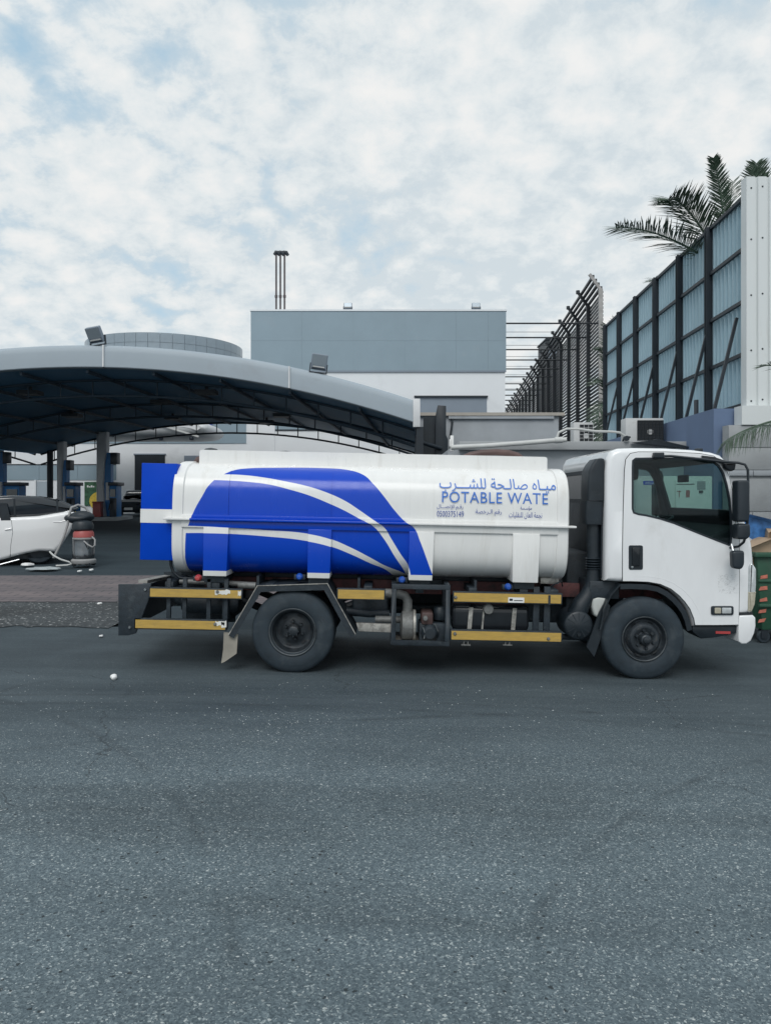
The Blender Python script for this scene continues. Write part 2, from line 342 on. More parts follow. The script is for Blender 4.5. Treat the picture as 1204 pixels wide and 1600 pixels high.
def link(name, me, parent=None, loc=(0, 0, 0)):
    o = bpy.data.objects.new(name, me); COL.objects.link(o); o.parent = parent; o.location = loc
    return o
def thing(name, label, cat, loc=(0, 0, 0), rot=(0, 0, 0), group=None):
    o = bpy.data.objects.new(name, None); COL.objects.link(o); o.location = loc; o.rotation_euler = rot; o.empty_display_size = 0.2
    return tag(o, label, cat, group)
def tag(o, label=None, cat=None, group=None, kind=None):
    for k, v in (('label', label), ('category', cat), ('group', group), ('kind', kind)):
        if v: o[k] = v
    return o
def kids(o): return [c for c in bpy.data.objects if c.parent == o]
def copy_tree(o, parent=None):
    ch = kids(o); c = o.copy(); COL.objects.link(c); c.parent = parent
    for k in ch: copy_tree(k, c)
    return c
def offset_poly(poly, d):                        # moves every corner inwards by d (counter-clockwise or clockwise polygon)
    n = len(poly); area = sum(poly[i][0] * poly[(i + 1) % n][1] - poly[(i + 1) % n][0] * poly[i][1] for i in range(n))
    sg = 1 if area > 0 else -1; out = []
    for i in range(n):
        p0, p1, p2 = (Vector(poly[(i + k) % n]) for k in (-1, 0, 1))
        e1 = (p1 - p0).normalized(); e2 = (p2 - p1).normalized()
        n1 = Vector((-e1.y, e1.x)) * sg; n2 = Vector((-e2.y, e2.x)) * sg
        b = n1 + n2
        b = b / max(0.35, b.dot(n1)) if b.length > 1e-6 else n1
        out.append(tuple(p1 + b * d))
    return out
def round_poly(poly, r, seg=4):
    out = []; n = len(poly)
    for i in range(n):
        p0, p1, p2 = (Vector(poly[(i + k) % n]) for k in (-1, 0, 1))
        a = min(r, (p0 - p1).length * 0.45); b = min(r, (p2 - p1).length * 0.45)
        q0 = p1 + (p0 - p1).normalized() * a; q2 = p1 + (p2 - p1).normalized() * b
        for k in range(seg + 1):
            t = k / seg; out.append(tuple(q0 * (1 - t) ** 2 + p1 * 2 * t * (1 - t) + q2 * t * t))
    return out
def slab(mb, poly, y0, y1, r, seg=3, m=0):       # extrusion of an x,z outline along y with rounded long edges
    sl_ = []
    for k in range(seg + 1):
        t = k / seg * math.pi / 2; sl_.append((r * (1 - math.sin(t)), y0 + r * (1 - math.cos(t))))
    sl_ += [(i_, y1 - (y - y0)) for i_, y in reversed(sl_)]
    n = len(poly); base = len(mb.v)
    for ins, y in sl_: mb.v += [(x, y, z) for x, z in (offset_poly(poly, ins) if ins > 1e-6 else poly)]
    for k in range(len(sl_) - 1):
        for j in range(n):
            mb.f.append((base + k * n + j, base + k * n + (j + 1) % n, base + (k + 1) * n + (j + 1) % n, base + (k + 1) * n + j)); mb.mi.append(m)
    mb.f.append(tuple(base + j for j in range(n))); mb.f.append(tuple(base + (len(sl_) - 1) * n + j for j in reversed(range(n)))); mb.mi += [m, m]
    return mb
def W(px, py, D): return Vector(((px - CX) * D / FPX, D, CAMH - (py - HY) * D / FPX))
def WX(px, D): return (px - CX) * D / FPX
def WZ(py, D): return CAMH - (py - HY) * D / FPX
SLOPE = 0.021
def gz(x, y): return -SLOPE * max(-4.2, min(4.2, x)) + min(0.5, 0.016 * max(0.0, y - 12))

# ------------------------------------------------------------------ ground
def sheet(name, xs, ys, dz, mat):
    mb = MB()
    for j in range(len(ys) - 1):
        for i in range(len(xs) - 1):
            mb.quad(*[(x, y, gz(x, y) + dz) for x, y in ((xs[i], ys[j]), (xs[i + 1], ys[j]), (xs[i + 1], ys[j + 1]), (xs[i], ys[j + 1]))])
    return tag(mb.build(name, mat), kind='structure')
XS = [-900, -100, -30, -12, -4.2, 0, 4.2, 12, 30, 100, 900]
sheet('ground', XS, [-60, 0, 6, 12, 20, 28, 36, 43.25, 60, 120, 1500], -0.03, 'forecourt')
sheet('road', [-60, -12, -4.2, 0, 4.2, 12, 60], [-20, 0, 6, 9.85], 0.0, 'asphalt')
def ragged_strip(name, y0, y1, dz, mat, amp, x0=-30, x1=0.5):
    mb = MB(); n = 260; rnd = random.Random(3)
    xs = [x0 + (x1 - x0) * i / n for i in range(n + 1)]; a = [y0 + rnd.uniform(-amp, amp) for _ in xs]; b = [y1 + rnd.uniform(-amp, amp) for _ in xs]
    for i in range(n):
        mb.quad(*[(x, y, gz(x, y) + dz) for x, y in ((xs[i], a[i]), (xs[i + 1], a[i + 1]), (xs[i + 1], b[i + 1]), (xs[i], b[i]))])
    return tag(mb.build(name, mat, smooth=False), kind='structure')
ragged_strip('gravel_strip', 9.75, 12.1, 0.008, 'gravel', 0.07, -30, -3.5)
ragged_strip('brick_pavement', 11.95, 15.4, 0.016, 'pavers', 0.015)
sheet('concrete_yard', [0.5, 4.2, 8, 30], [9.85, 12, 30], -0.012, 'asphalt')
# ------------------------------------------------------------------ the truck
TD = 7.5; TH = math.atan(SLOPE); cT, sT = math.cos(TH), math.sin(TH)
truck = thing('water_tank_truck', 'white and blue potable water tank truck parked broadside on the road', 'truck', (0, TD, 0), (0, TH, 0))
def T(px, py, yo=0.0):                            # point of the truck (x forward, z up, its own frame) seen at a pixel, yo behind its near side
    X = WX(px, TD + yo); Z = WZ(py, TD + yo)
    return X * cT - Z * sT, X * sT + Z * cT
def TP(pts, yo=0.0): return [T(x, y, yo) for x, y in pts]
def tx(px, py=900, yo=0.0): return T(px, py, yo)[0]
def tz(px, py, yo=0.0): return T(px, py, yo)[1]
def part(name, mat, mb, parent=None, **k): return mb.build(name, mat, parent or truck, **k)

# --- tank shell
ZC, HZ, YC, HY_, NEXP = 1.49, 0.575, 1.05, 1.025, 4.4
def shell_y(z, off=0.0):
    d = min(1.0, abs(z - ZC) / (HZ + off)); return YC - (HY_ + off) * (1 - d ** NEXP) ** (1 / NEXP)
def S_(px, py):                                   # pixel -> (x, z) on the near flank of the shell
    y = 0.05
    for _ in range(8):
        x, z = T(px, py, y); y = shell_y(z)
    return x, z
def ring(off=0.0, n=72):
    out = []
    for k in range(n):
        t = 2 * math.pi * k / n; c, s = math.cos(t), math.sin(t)
        out.append((YC - (HY_ + off) * math.copysign(abs(c) ** (2 / NEXP), c), ZC + (HZ + off) * math.copysign(abs(s) ** (2 / NEXP), s)))
    return out
X0, X1 = tx(268, 806), tx(888, 826)
def loft(mb, st, n=72):                           # st: list of (x, inset factor, off)
    base = len(mb.v)
    for x, sc, off in st:
        for y, z in ring(off, n): mb.v.append((x, YC + (y - YC) * sc, ZC + (z - ZC) * sc))
    for k in range(len(st) - 1):
        for j in range(n):
            mb.f.append((base + k * n + j, base + k * n + (j + 1) % n, base + (k + 1) * n + (j + 1) % n, base + (k + 1) * n + j)); mb.mi.append(0)
    mb.f.append(tuple(base + j for j in range(n))); mb.f.append(tuple(base + (len(st) - 1) * n + j for j in range(n))); mb.mi += [0, 0]
    return mb

# paint scheme: blue swoosh with two white bands, drawn with curves in the truck's own frame
PX0, PX1 = tx(280, 820), tx(690, 850); PZ0, PZ1 = 0.85, 2.1
def curve_node(xsock, pix):
    n = N('ShaderNodeFloatCurve'); cm = n.mapping; c = cm.curves[0]
    pts = sorted(S_(a, b) for a, b in pix); P = [((x - PX0) / (PX1 - PX0), (z - PZ0) / (PZ1 - PZ0)) for x, z in pts]
    P = [(-0.0, P[0][1])] + [p for p in P if 0.002 < p[0] < 0.998] + [(1.0, P[-1][1])]
    while len(c.points) < len(P): c.points.new(0.5, 0.5)
    for q, (a, b) in zip(c.points, P): q.location = (a, b); q.handle_type = 'AUTO'
    cm.update(); L(xsock, n.inputs['Value']); return n.outputs[0]
def swoosh(name, foot=False):
    global nt
    m = pmat(name, (0.78, 0.78, 0.765), 0.24, var=0.03, spec=0.42, dirt=(0.62, 0.60, 0.56), dirt_amt=0.10, dscale=2.2, stretch=(2.2, 1, 0.45)); nt = m.node_tree
    b = nt.nodes['Principled BSDF']; white = b.inputs['Base Color'].links[0].from_socket
    t = N('ShaderNodeTexCoord'); sp = N('ShaderNodeSeparateXYZ'); L(t.outputs['Object'], sp.inputs[0])
    x = math_node('DIVIDE', math_node('SUBTRACT', sp.outputs[0], PX0), PX1 - PX0); z = math_node('DIVIDE', math_node('SUBTRACT', sp.outputs[2], PZ0), PZ1 - PZ0)
    outer = curve_node(x, [(288, 905), (289.5, 860), (290, 833), (296, 818), (301, 803), (313, 780), (335, 750), (352, 740), (368, 734), (388, 731.5), (430, 730.5), (500, 731), (543, 734), (566, 741), (583, 756), (600, 776), (616, 797), (633, 815), (645, 823), (656, 846), (666, 873), (673, 893), (676, 915)])
    s1t = curve_node(x, [(330, 741), (351, 741), (379, 742), (413, 746), (446, 752), (482, 760), (512, 770), (540, 783), (560, 796), (580, 810), (600, 824), (610, 840), (626, 866), (637, 882), (646, 905)])
    s1b = curve_node(x, [(325, 750), (356, 751), (386, 753), (419, 757), (452, 765), (482, 774), (512, 786), (540, 799), (560, 810), (581, 821), (600, 843), (616, 869), (630, 890), (640, 915)])
    s2t = curve_node(x, [(286, 821), (316, 822), (353, 824), (412, 828), (476, 833), (516, 842), (545, 854), (580, 872), (600, 883), (630, 895), (650, 910)])
    s2b = curve_node(x, [(286, 833), (316, 833), (353, 834), (412, 838), (476, 845), (516, 854), (545, 865), (580, 881), (600, 889), (630, 901), (650, 915)])
    def sd_(a, b_): return math_node('MULTIPLY', math_node('SUBTRACT', a, b_), 500.0, True)      # crisp edge about 2 mm wide
    inside = sd_(outer, z)
    lim = sp.outputs[0]
    inside = math_node('MULTIPLY', inside, math_node('LESS_THAN', lim, tx(676, 900)))
    inside = math_node('MULTIPLY', inside, math_node('GREATER_THAN', lim, tx(287, 850)))
    b1 = math_node('MULTIPLY', sd_(s1t, z), sd_(z, s1b)); b2 = math_node('MULTIPLY', sd_(s2t, z), sd_(z, s2b))
    near = math_node('LESS_THAN', sp.outputs[1], 0.9)
    f = math_node('MULTIPLY', inside, math_node('SUBTRACT', 1.0, math_node('MAXIMUM', b1, b2)))
    f = math_node('MULTIPLY', f, near)
    if foot: f = math_node('MULTIPLY', f, math_node('GREATER_THAN', sp.outputs[2], 0.985))
    c = mixc(f, white, (0.0006, 0.055, 0.50)); L(c, b.inputs['Base Color'])
    return m
MT['swoosh'] = swoosh('tank_paint'); MT['swoosh_foot'] = swoosh('tank_paint_foot', True)

tank = part('tank', 'swoosh', loft(MB(), [(X0 - 0.05, 0.55, 0), (X0 - 0.035, 0.8, 0), (X0 - 0.012, 0.94, 0), (X0, 0.985, 0), (X0 + 0.012, 1, 0), (X1 - 0.012, 1, 0), (X1, 0.985, 0), (X1 + 0.012, 0.94, 0), (X1 + 0.04, 0.8, 0), (X1 + 0.06, 0.55, 0)]))
for a, b in ((X0 - 0.008, tx(286, 806)), (tx(869, 826), X1 + 0.008)):
    part('end_band', 'swoosh', loft(MB(), [(a, 0.97, 0.012), (a + 0.012, 1, 0.012), (b - 0.012, 1, 0.012), (b, 0.985, 0.012)]), tank)
# flange along the widest line
part('side_flange', 'swoosh', MB().box(tx(256, 806), tx(899, 826), -0.035, 0.09, 1.474, 1.496), tank, bev=0.006)
part('side_skirt', 'swoosh', MB().box(tx(283, 815), tx(872, 835), 0.004, 0.09, 1.405, 1.476), tank, bev=0.004)
part('side_skirt', 'swoosh', MB().box(tx(283, 815), tx(872, 835), 0.012, 0.09, 1.494, 1.53), tank, bev=0.004)
SAD = [(317, 354), (480, 515), (638, 675), (800, 840)]
for a, b in SAD:
    xa, xb = tx(a), tx(b)
    mb = MB(); ym = 0.0
    mb.prism([(xa, 0.932), (xb, 0.932), (xb + 0.012, 1.41), (xa - 0.004, 1.41)], ym - 0.008, 0.5)
    part('tank_saddle', 'swoosh_foot', mb, bev=0.008)
    mb = MB(); zs = [1.53 + 0.44 * k / 14 for k in range(15)]     # strap over the upper flank
    o = 0.009
    for k in range(14):
        z0, z1 = zs[k], zs[k + 1]; y0, y1 = shell_y(z0) - o, shell_y(z1) - o
        mb.quad((xa, y0, z0), (xb, y0, z0), (xb, y1, z1), (xa, y1, z1))
        mb.quad((xa, y0, z0), (xa, y1, z1), (xa, y1 + 0.03, z1), (xa, y0 + 0.03, z0)); mb.quad((xb, y0, z0), (xb, y0 + 0.03, z0), (xb, y1 + 0.03, z1), (xb, y1, z1))
    part('tank_strap', 'swoosh', mb)
# spill rail round the walkway on top
xa, xb = tx(312, 720, 0.4), tx(854, 720, 0.4); rz = 2.185; yn, yf = 0.385, 1.72
mb = MB()
poly = round_poly([(xa, 1.9), (xb, 1.9), (xb, rz), (xa, rz)], 0.03)
mb.prism(poly, yn, yn + 0.025); mb.prism(poly, yf, yf + 0.025)
mb.box(xa, xa + 0.02, yn + 0.025, yf, 1.9, rz - 0.006); mb.box(xb - 0.02, xb, yn + 0.025, yf, 1.9, rz - 0.006)
part('walkway_rail', 'white_paint', mb, tank, smooth=False)
part('manhole', 'black_plastic', MB().lathe([(0.0, 0.0), (0.2, 0.0), (0.2, 0.13), (0.24, 0.135), (0.24, 0.16), (0.0, 0.19)], (tx(420), 1.05, 2.04), 'z', 28), tank)
hx, hzz = T(320, 703, 0.6)
part('filler_cap', 'rim_steel', MB().lathe([(0.0, 0.0), (0.075, 0.0), (0.085, 0.04), (0.085, 0.20), (0.06, 0.225), (0, 0.235)], (tx(330, 700, 0.6), 0.6, 1.985), 'z', 20), tank)
part('vent_elbow', 'hose_brown', MB().tube([(tx(306, 728, .55), .55, 1.95), (tx(306, 720, .55), .55, 2.05), (tx(310, 715, .55), .55, 2.09), (tx(318, 712, .55), .55, 2.10)], 0.035), tank)
hp = [(724, 716), (735, 711), (752, 707.5), (775, 706.5), (795, 708), (808, 712), (816, 718), (819, 726)]
part('suction_hose', 'hose_brown', MB().tube([(T(a, b, 0.9)[0], 0.9, T(a, b, 0.9)[1]) for a, b in hp], 0.035, 12))
# lettering
AR = {'ا': (0xFE8D, 0), 'ب': (0xFE8F, 1), 'ة': (0xFE93, 0), 'ت': (0xFE95, 1), 'ج': (0xFE9D, 1), 'ح': (0xFEA1, 1), 'خ': (0xFEA5, 1), 'ر': (0xFEAD, 0), 'س': (0xFEB1, 1), 'ش': (0xFEB5, 1), 'ص': (0xFEB9, 1), 'ع': (0xFEC9, 1), 'ق': (0xFED5, 1), 'ل': (0xFEDD, 1), 'م': (0xFEE1, 1), 'ن': (0xFEE5, 1), 'ه': (0xFEE9, 1), 'ي': (0xFEF1, 1), 'ؤ': (0xFE85, 0), 'إ': (0xFE87, 0), 'ـ': (None, 1), 'ﻹ': (0xFEF9, 0)}
def arabic(s):
    s = s.replace('لإ', 'ﻹ'); out = []
    for i, ch in enumerate(s):
        if ch not in AR: out.append(ch); continue
        code, dual = AR[ch]
        prev = i > 0 and s[i - 1] in AR and AR[s[i - 1]][1]; nxt = i + 1 < len(s) and s[i + 1] in AR
        if code is None: out.append(ch); continue
        if not dual: out.append(chr(code + (1 if prev else 0)))
        else: out.append(chr(code + (3 if prev and nxt else 1 if prev else 2 if nxt else 0)))
    return ''.join(reversed(out))
def text_geo(body, bold=0.0, space=1.0):
    """Outlines of a line of text filled by the non-zero rule, so letters whose strokes overlap stay solid."""
    c = bpy.data.curves.new('t', 'FONT'); c.body = body; c.offset = bold; c.space_character = space; c.resolution_u = 3; c.fill_mode = 'NONE'
    o = bpy.data.objects.new('t', c); COL.objects.link(o); bpy.context.view_layer.update()
    me = bpy.data.meshes.new_from_object(o.evaluated_get(bpy.context.evaluated_depsgraph_get()))
    bpy.data.objects.remove(o); bpy.data.curves.remove(c)
    vs = [v.co.to_2d() for v in me.vertices]; es = [tuple(e.vertices) for e in me.edges]
    nx = {}
    for a, b in es: nx.setdefault(a, []).append(b); nx.setdefault(b, []).append(a)
    seen = set(); segs = []
    for st in range(len(vs)):
        if st in seen or st not in nx: continue
        lp = [st]; seen.add(st); cur = st; nxt = st + 1 if st + 1 in nx[st] else nx[st][0]
        while nxt not in seen:
            lp.append(nxt); seen.add(nxt); prv, cur = cur, nxt
            cand = [q for q in nx[cur] if q != prv]; nxt = cand[0] if cand else lp[0]
        segs += list(zip(lp, lp[1:] + lp[:1]))
    from mathutils.geometry import delaunay_2d_cdt
    ov, oe, of, *_ = delaunay_2d_cdt(vs, segs, [], 0, 1e-5)
    keep = []
    for f in of:
        x = sum(ov[k].x for k in f) / len(f); y = sum(ov[k].y for k in f) / len(f); wn = 0
        for a, b in segs:
            p, q = vs[a], vs[b]
            if (p.y <= y) != (q.y <= y):
                if p.x + (y - p.y) / (q.y - p.y) * (q.x - p.x) > x: wn += 1 if q.y > p.y else -1
        if wn: keep.append(f)
    me2 = bpy.data.meshes.new('lettering'); me2.from_pydata([(v.x, v.y, 0) for v in ov], [], keep)
    bm = bmesh.new(); bm.from_mesh(me2); bmesh.ops.delete(bm, geom=[v for v in bm.verts if not v.link_faces], context='VERTS'); bm.to_mesh(me2); bm.free()
    bpy.data.meshes.remove(me); return me2
def lettering(body, rect, mat, parent, bold=0.0, space=1.0, on_shell=True, plane_y=0.0, name='lettering'):
    me = text_geo(body, bold, space); a, b, c, d = rect
    f = S_ if on_shell else (lambda p, q: T(p, q, plane_y))
    xa, za = f(a, d); xb, zb = f(c, b); za2 = f(c, d)[1]; zb2 = f(a, b)[1]; za = (za + za2) / 2; zb = (zb + zb2) / 2
    xs = [v.co.x for v in me.vertices]; ys = [v.co.y for v in me.vertices]
    bm = bmesh.new(); bm.from_mesh(me)
    for v in bm.verts:
        v.co = ((v.co.x - min(xs)) / (max(xs) - min(xs)) * (xb - xa) + xa, 0, (v.co.y - min(ys)) / (max(ys) - min(ys)) * (zb - za) + za)
    if on_shell:
        for k in range(1, 8):
            bmesh.ops.bisect_plane(bm, geom=bm.verts[:] + bm.edges[:] + bm.faces[:], plane_co=(0, 0, za + (zb - za) * k / 8), plane_no=(0, 0, 1))
    over = [(tx(p), tx(q)) for p, q in SAD]
    for v in bm.verts: v.co.y = (shell_y(v.co.z) - 0.0125) if on_shell else plane_y
    bmesh.ops.recalc_face_normals(bm, faces=bm.faces)
    bm.to_mesh(me); bm.free(); me.materials.clear(); me.materials.append(MT[mat])
    return link(name, me, parent)
lettering(arabic('ميـاه صالـحة للشـــرب'), (686, 747.5, 865, 769), 'letter_blue', tank, 0.004)
lettering('POTABLE WATE', (690, 769, 855, 786.5), 'letter_blue', tank, -0.006, 1.08)
lettering(arabic('رقـم الإتصـــال'), (682, 788, 723, 797), 'letter_dark', tank, 0.002)
lettering('0500375149', (682, 798.3, 724, 807.5), 'letter_dark', tank, -0.012)
lettering(arabic('رقم الـرخصة'), (742, 795.5, 783, 806), 'letter_dark', tank, 0.002)
lettering(arabic('مؤسـسة'), (812, 790.5, 830, 798), 'letter_dark', tank, 0.002)
lettering(arabic('نجمة العان للنقليات'), (794, 800, 846, 811), 'letter_dark', tank, 0.002)
# rear equipment cabinet, blue with a white band
x0, x1 = tx(221, 800, 0.1), tx(276, 800, 0.1); za, zb = tz(250, 875, .1), tz(250, 724, .1); w0, w1 = tz(250, 817, .1), tz(250, 795.5, .1)
cabn = part('rear_cabinet', 'box_blue', MB().box(x0, x1, 0.08, 2.0, za, zb), bev=0.006)
part('white_band', 'white_paint', MB().box(x0 - 0.002, x1 - 0.01, 0.077, 2.003, w0, w1), cabn)
part('drain_hose', 'black_plastic', MB().tube([(tx(258, 872), 0.2, tz(258, 868)), (tx(258, 890), 0.2, tz(258, 885)), (tx(262, 900), 0.2, tz(262, 897)), (tx(272, 908), 0.2, tz(272, 906)), (tx(300, 910), 0.25, tz(300, 909))], 0.016))
part('drain_valve', 'cast_metal', MB().tube([(tx(270, 870), 0.4, tz(270, 868)), (tx(270, 890), 0.4, tz(270, 890))], 0.05).tube([(tx(278, 880), 0.45, tz(278, 884)), (tx(300, 886), 0.45, tz(300, 886))], 0.06))

# --- chassis
zr0, zr1 = tz(560, 924, .5), tz(560, 900, .5)
for y in (0.55, 1.4):
    part('chassis_rail', 'frame_red', MB().box(tx(300), tx(1130), y, y + 0.07, zr0 - 0.02, zr1 - 0.035), bev=0.006)
for y in (0.5, 1.42):
    part('subframe_rail', 'chassis_black', MB().box(tx(262), tx(880), y, y + 0.09, zr1 - 0.03, 0.925), bev=0.005)
for p in (262, 335, 420, 497, 575, 656, 740, 820, 868):
    part('cross_member', 'chassis_black', MB().box(tx(p) - 0.04, tx(p) + 0.04, 0.06, 2.04, 0.80, 0.862), bev=0.004)
for p in (333, 497, 656, 820):
    part('saddle_bracket', 'chassis_black', MB().box(tx(p) - 0.10, tx(p) + 0.10, 0.05, 0.5, 0.862, 0.931), bev=0.006)
for p in (400, 560, 745):
    part('outrigger', 'chassis_black', MB().box(tx(p) - 0.012, tx(p) + 0.012, 0.12, 0.5, 0.80, 0.93))
# rear bumper side plate and guards
part('rear_side_plate', 'chassis_black', MB().prism(TP([(185, 913), (236, 913), (232, 938), (221, 966), (212, 990), (200, 993), (185, 993)]), 0.0, 0.03), bev=0.004)
part('rear_bumper', 'chassis_black', MB().box(tx(186), tx(200), 0.03, 2.08, tz(190, 985), tz(190, 925)), bev=0.01)
part('rear_side_plate', 'chassis_black', MB().prism(TP([(185, 913), (236, 913), (232, 938), (221, 966), (212, 990), (200, 993), (185, 993)]), 2.08, 2.11), bev=0.004)
for a, b in ((228, 917), (205, 976)):
    part('bolt', 'steel', MB().lathe([(0.0, -0.016), (0.012, -0.016), (0.016, -0.008), (0.016, 0.0)], (tx(a), -0.001, tz(a, b + 4)), 'y', 6))
def guard(p0, p1, t0, t1, b_, name='side_guard_rail', worn=None):
    (xa, z1), (xb, _), (xc, z0) = T(p0, t0), T(p1, t1), T(p0, b_)
    r = part(name, 'chassis_black', MB().box(xa - 0.012, xb + 0.012, 0.0, 0.045, z0 - 0.012, z1 + 0.014), bev=0.003)
    part('yellow_tape', 'yellow_tape', MB().box(xa, xb, -0.004, 0.01, z0, z1), r)
    return r
g1 = guard(235, 377, 919.5, 920, 932); g2 = guard(212, 352, 968, 969, 981); g3 = guard(528, 600, 921, 922, 935)
g4 = guard(709, 876, 926, 932, 939.5); g5 = guard(705, 876, 985.5, 991, 999)
rnd = random.Random(5)
def torn(px0, px1, py0, py1, parent, n=9):        # ragged scrap where the tape has peeled
    pts = []
    for k in range(n): pts.append((px0 + (px1 - px0) * k / (n - 1), py0 + rnd.uniform(0, 2.5)))
    for k in range(n): pts.append((px1 - (px1 - px0) * k / (n - 1), py1 - rnd.uniform(0, 3.5)))
    part('peeled_tape', 'tape_backing', MB().prism(TP(pts), -0.0065, -0.003), parent, smooth=False)
torn(336, 360, 920.5, 930, g1); torn(372, 377, 922, 932, g1, 4); torn(337, 351, 970, 979, g2, 6); torn(346, 354, 968.5, 981, g2, 4)
for p, q, g in ((340.5, 924.5, g1), (338, 975, g2), (858, 998, g5), (712, 933, g4), (712, 990, g5)):
    part('bolt', 'cast_metal', MB().lathe([(0.0, -0.02), (0.012, -0.019), (0.017, -0.01), (0.017, -0.002)], (tx(p), 0, tz(p, q)), 'y', 8), g)
tg = part('label_plate', 'paper', MB().box(tx(794), tx(819), -0.008, -0.003, tz(806, 941.5), tz(806, 933.5)), g4)
part('print_mark', 'interior', MB().box(tx(796), tx(801), -0.010, -0.0075, tz(798, 938.5), tz(798, 935.2)).box(tx(803), tx(817), -0.010, -0.0075, tz(810, 938.8), tz(810, 937.6)), tg)
part('guard_joint', 'chassis_black', MB().box(tx(856.5), tx(860), -0.007, 0.01, tz(858, 945), tz(858, 930)), g4)
for px in (262, 287, 325, 352):
    part('guard_hanger', 'chassis_black', MB().box(tx(px) - 0.02, tx(px) + 0.02, 0.05, 0.09, tz(px, 985), tz(px, 905)), bev=0.004)
for px in (840, 857):
    part('guard_hanger', 'chassis_black', MB().box(tx(px) - 0.03, tx(px) + 0.03, 0.05, 0.09, tz(px, 1000), tz(px, 918)), bev=0.004)
part('rear_pipe', 'cast_metal', MB().tube([(tx(272), 0.22, tz(272, 912)), (tx(330), 0.22, tz(330, 914)), (tx(392), 0.22, tz(392, 918))], 0.028))
part('rear_pipe', 'cast_metal', MB().tube([(tx(368), 0.16, tz(368, 917)), (tx(396), 0.16, tz(396, 918))], 0.036))
part('air_tank', 'chassis_black', MB().lathe([(0.0, -0.3), (0.08, -0.29), (0.11, -0.25), (0.11, 0.25), (0.08, 0.29), (0, 0.3)], (tx(318), 0.36, tz(318, 950)), 'x', 24))
part('tow_beam', 'chassis_black', MB().bar((tx(215), 1.0, tz(215, 915)), (tx(300), 0.5, tz(300, 905)), 0.06, 0.07))
part('spare_bracket', 'flap_beige', MB().box(tx(288), tx(330), 0.55, 0.6, tz(300, 968), tz(300, 958)), bev=0.004)
part('bumper_support', 'weathered_alu', MB().bar((tx(206), 0.35, tz(206, 915)), (tx(300, 900, 1.6), 1.6, tz(300, 893, 1.6)), 0.10, 0.03))
# rear fender bent from steel angle
fp = [(357, 992), (402, 915), (512, 911.5), (556, 991)]
def strip(points, th, y0, y1):
    P = [Vector(T(*p)) for p in points]; inn = []
    for i, p in enumerate(P):
        a = P[max(i - 1, 0)]; b = P[min(i + 1, len(P) - 1)]
        e1 = (p - a).normalized() if i else (b - p).normalized(); e2 = (b - p).normalized() if i < len(P) - 1 else e1
        n1 = Vector((e1.y, -e1.x)); n2 = Vector((e2.y, -e2.x)); bb = (n1 + n2).normalized(); inn.append(p + bb * th / max(0.4, bb.dot(n1)))
    mb = MB()
    for i in range(len(P) - 1):
        mb.prism([tuple(P[i]), tuple(P[i + 1]), tuple(inn[i + 1]), tuple(inn[i])], y0, y1)
    return mb
fen = part('rear_fender', 'chassis_black', strip(fp, 0.008, -0.012, 0.52))
part('fender_lip', 'chassis_black', strip(fp, 0.062, -0.012, 0.004), fen)
part('lip_edge', 'weathered_alu', strip([(a, b - 0.6) for a, b in fp], 0.008, -0.0165, -0.0115), fen)
part('mud_flap', 'flap_beige', MB().prism(TP([(349, 988), (371, 992), (369, 1022), (350, 1035), (345, 1037), (348, 1015)]), 0.02, 0.035))
part('step_bar', 'weathered_alu', MB().prism(TP([(556, 974), (611, 976), (611, 989), (560, 987)]), 0.02, 0.07), bev=0.004)
# marker lamps
for a, b, mt in ((467, 902, 'lamp_blue'), (628, 907, 'lamp_blue'), (795, 918, 'lamp_blue'), (308, 904, 'lamp_red')):
    c = (tx(a), 0.06, tz(a, b))
    ml = part('marker_lamp', mt, MB().lathe([(0.0, -0.05), (0.02, -0.046), (0.032, -0.03), (0.036, 0.0)], c, 'y', 18))
    part('lamp_base', 'chassis_black', MB().box(c[0] - 0.055, c[0] + 0.055, c[1], c[1] + 0.06, c[2] - 0.03, c[2] + 0.02), ml, bev=0.005)
# pump cage
x0, x1 = tx(611, 960), tx(702, 960); z0, z1 = tz(656, 1008), tz(656, 913); t = 0.045
mb = MB()
for y in (-0.03, 0.42):
    mb.box(x0, x0 + t, y, y + t, z0 + t, z1 - t).box(x1 - t, x1, y, y + t, z0 + t, z1 - t).box(x0, x1, y, y + t, z0, z0 + t).box(x0, x1, y, y + t, z1 - t, z1)
for x in (x0, x1 - t): mb.box(x, x + t, -0.03 + t, 0.42, z0, z0 + t).box(x, x + t, -0.03 + t, 0.42, z1 - t, z1)
cage = part('pump_cage', 'chassis_black', mb, bev=0.003)
part('cage_floor', 'weathered_alu', MB().box(x0 + t, x1 - t, -0.02, 0.42, z0 + 0.01, z0 + 0.018), cage)
cx_, cz_ = T(636, 977, .15)
pump = part('water_pump', 'cast_metal', MB().lathe([(0.0, -0.07), (0.10, -0.07), (0.145, -0.05), (0.145, 0.05), (0.11, 0.07), (0, 0.07)], (cx_, 0.18, cz_), 'x', 28))
part('pump_flange', 'weathered_alu', MB().lathe([(0.0, 0.055), (0.155, 0.055), (0.155, 0.08), (0.05, 0.085), (0, 0.085)], (cx_, 0.18, cz_), 'x', 28), pump)
part('outlet_pipe', 'cast_metal', MB().tube([(cx_, 0.18, cz_ + 0.1), (cx_, 0.18, cz_ + 0.24), (cx_ - 0.03, 0.18, cz_ + 0.29), (cx_ - 0.10, 0.18, cz_ + 0.31), (cx_ - 0.26, 0.18, cz_ + 0.31)], 0.048, 16), pump)
part('inlet_pipe', 'cast_metal', MB().tube([(cx_ - 0.05, 0.18, cz_ + 0.05), (cx_ - 0.32, 0.18, cz_ + 0.05)], 0.035, 14).tube([(cx_ - 0.14, 0.18, cz_ + 0.05), (cx_ - 0.12, 0.18, cz_ + 0.05)], 0.055, 14), pump)
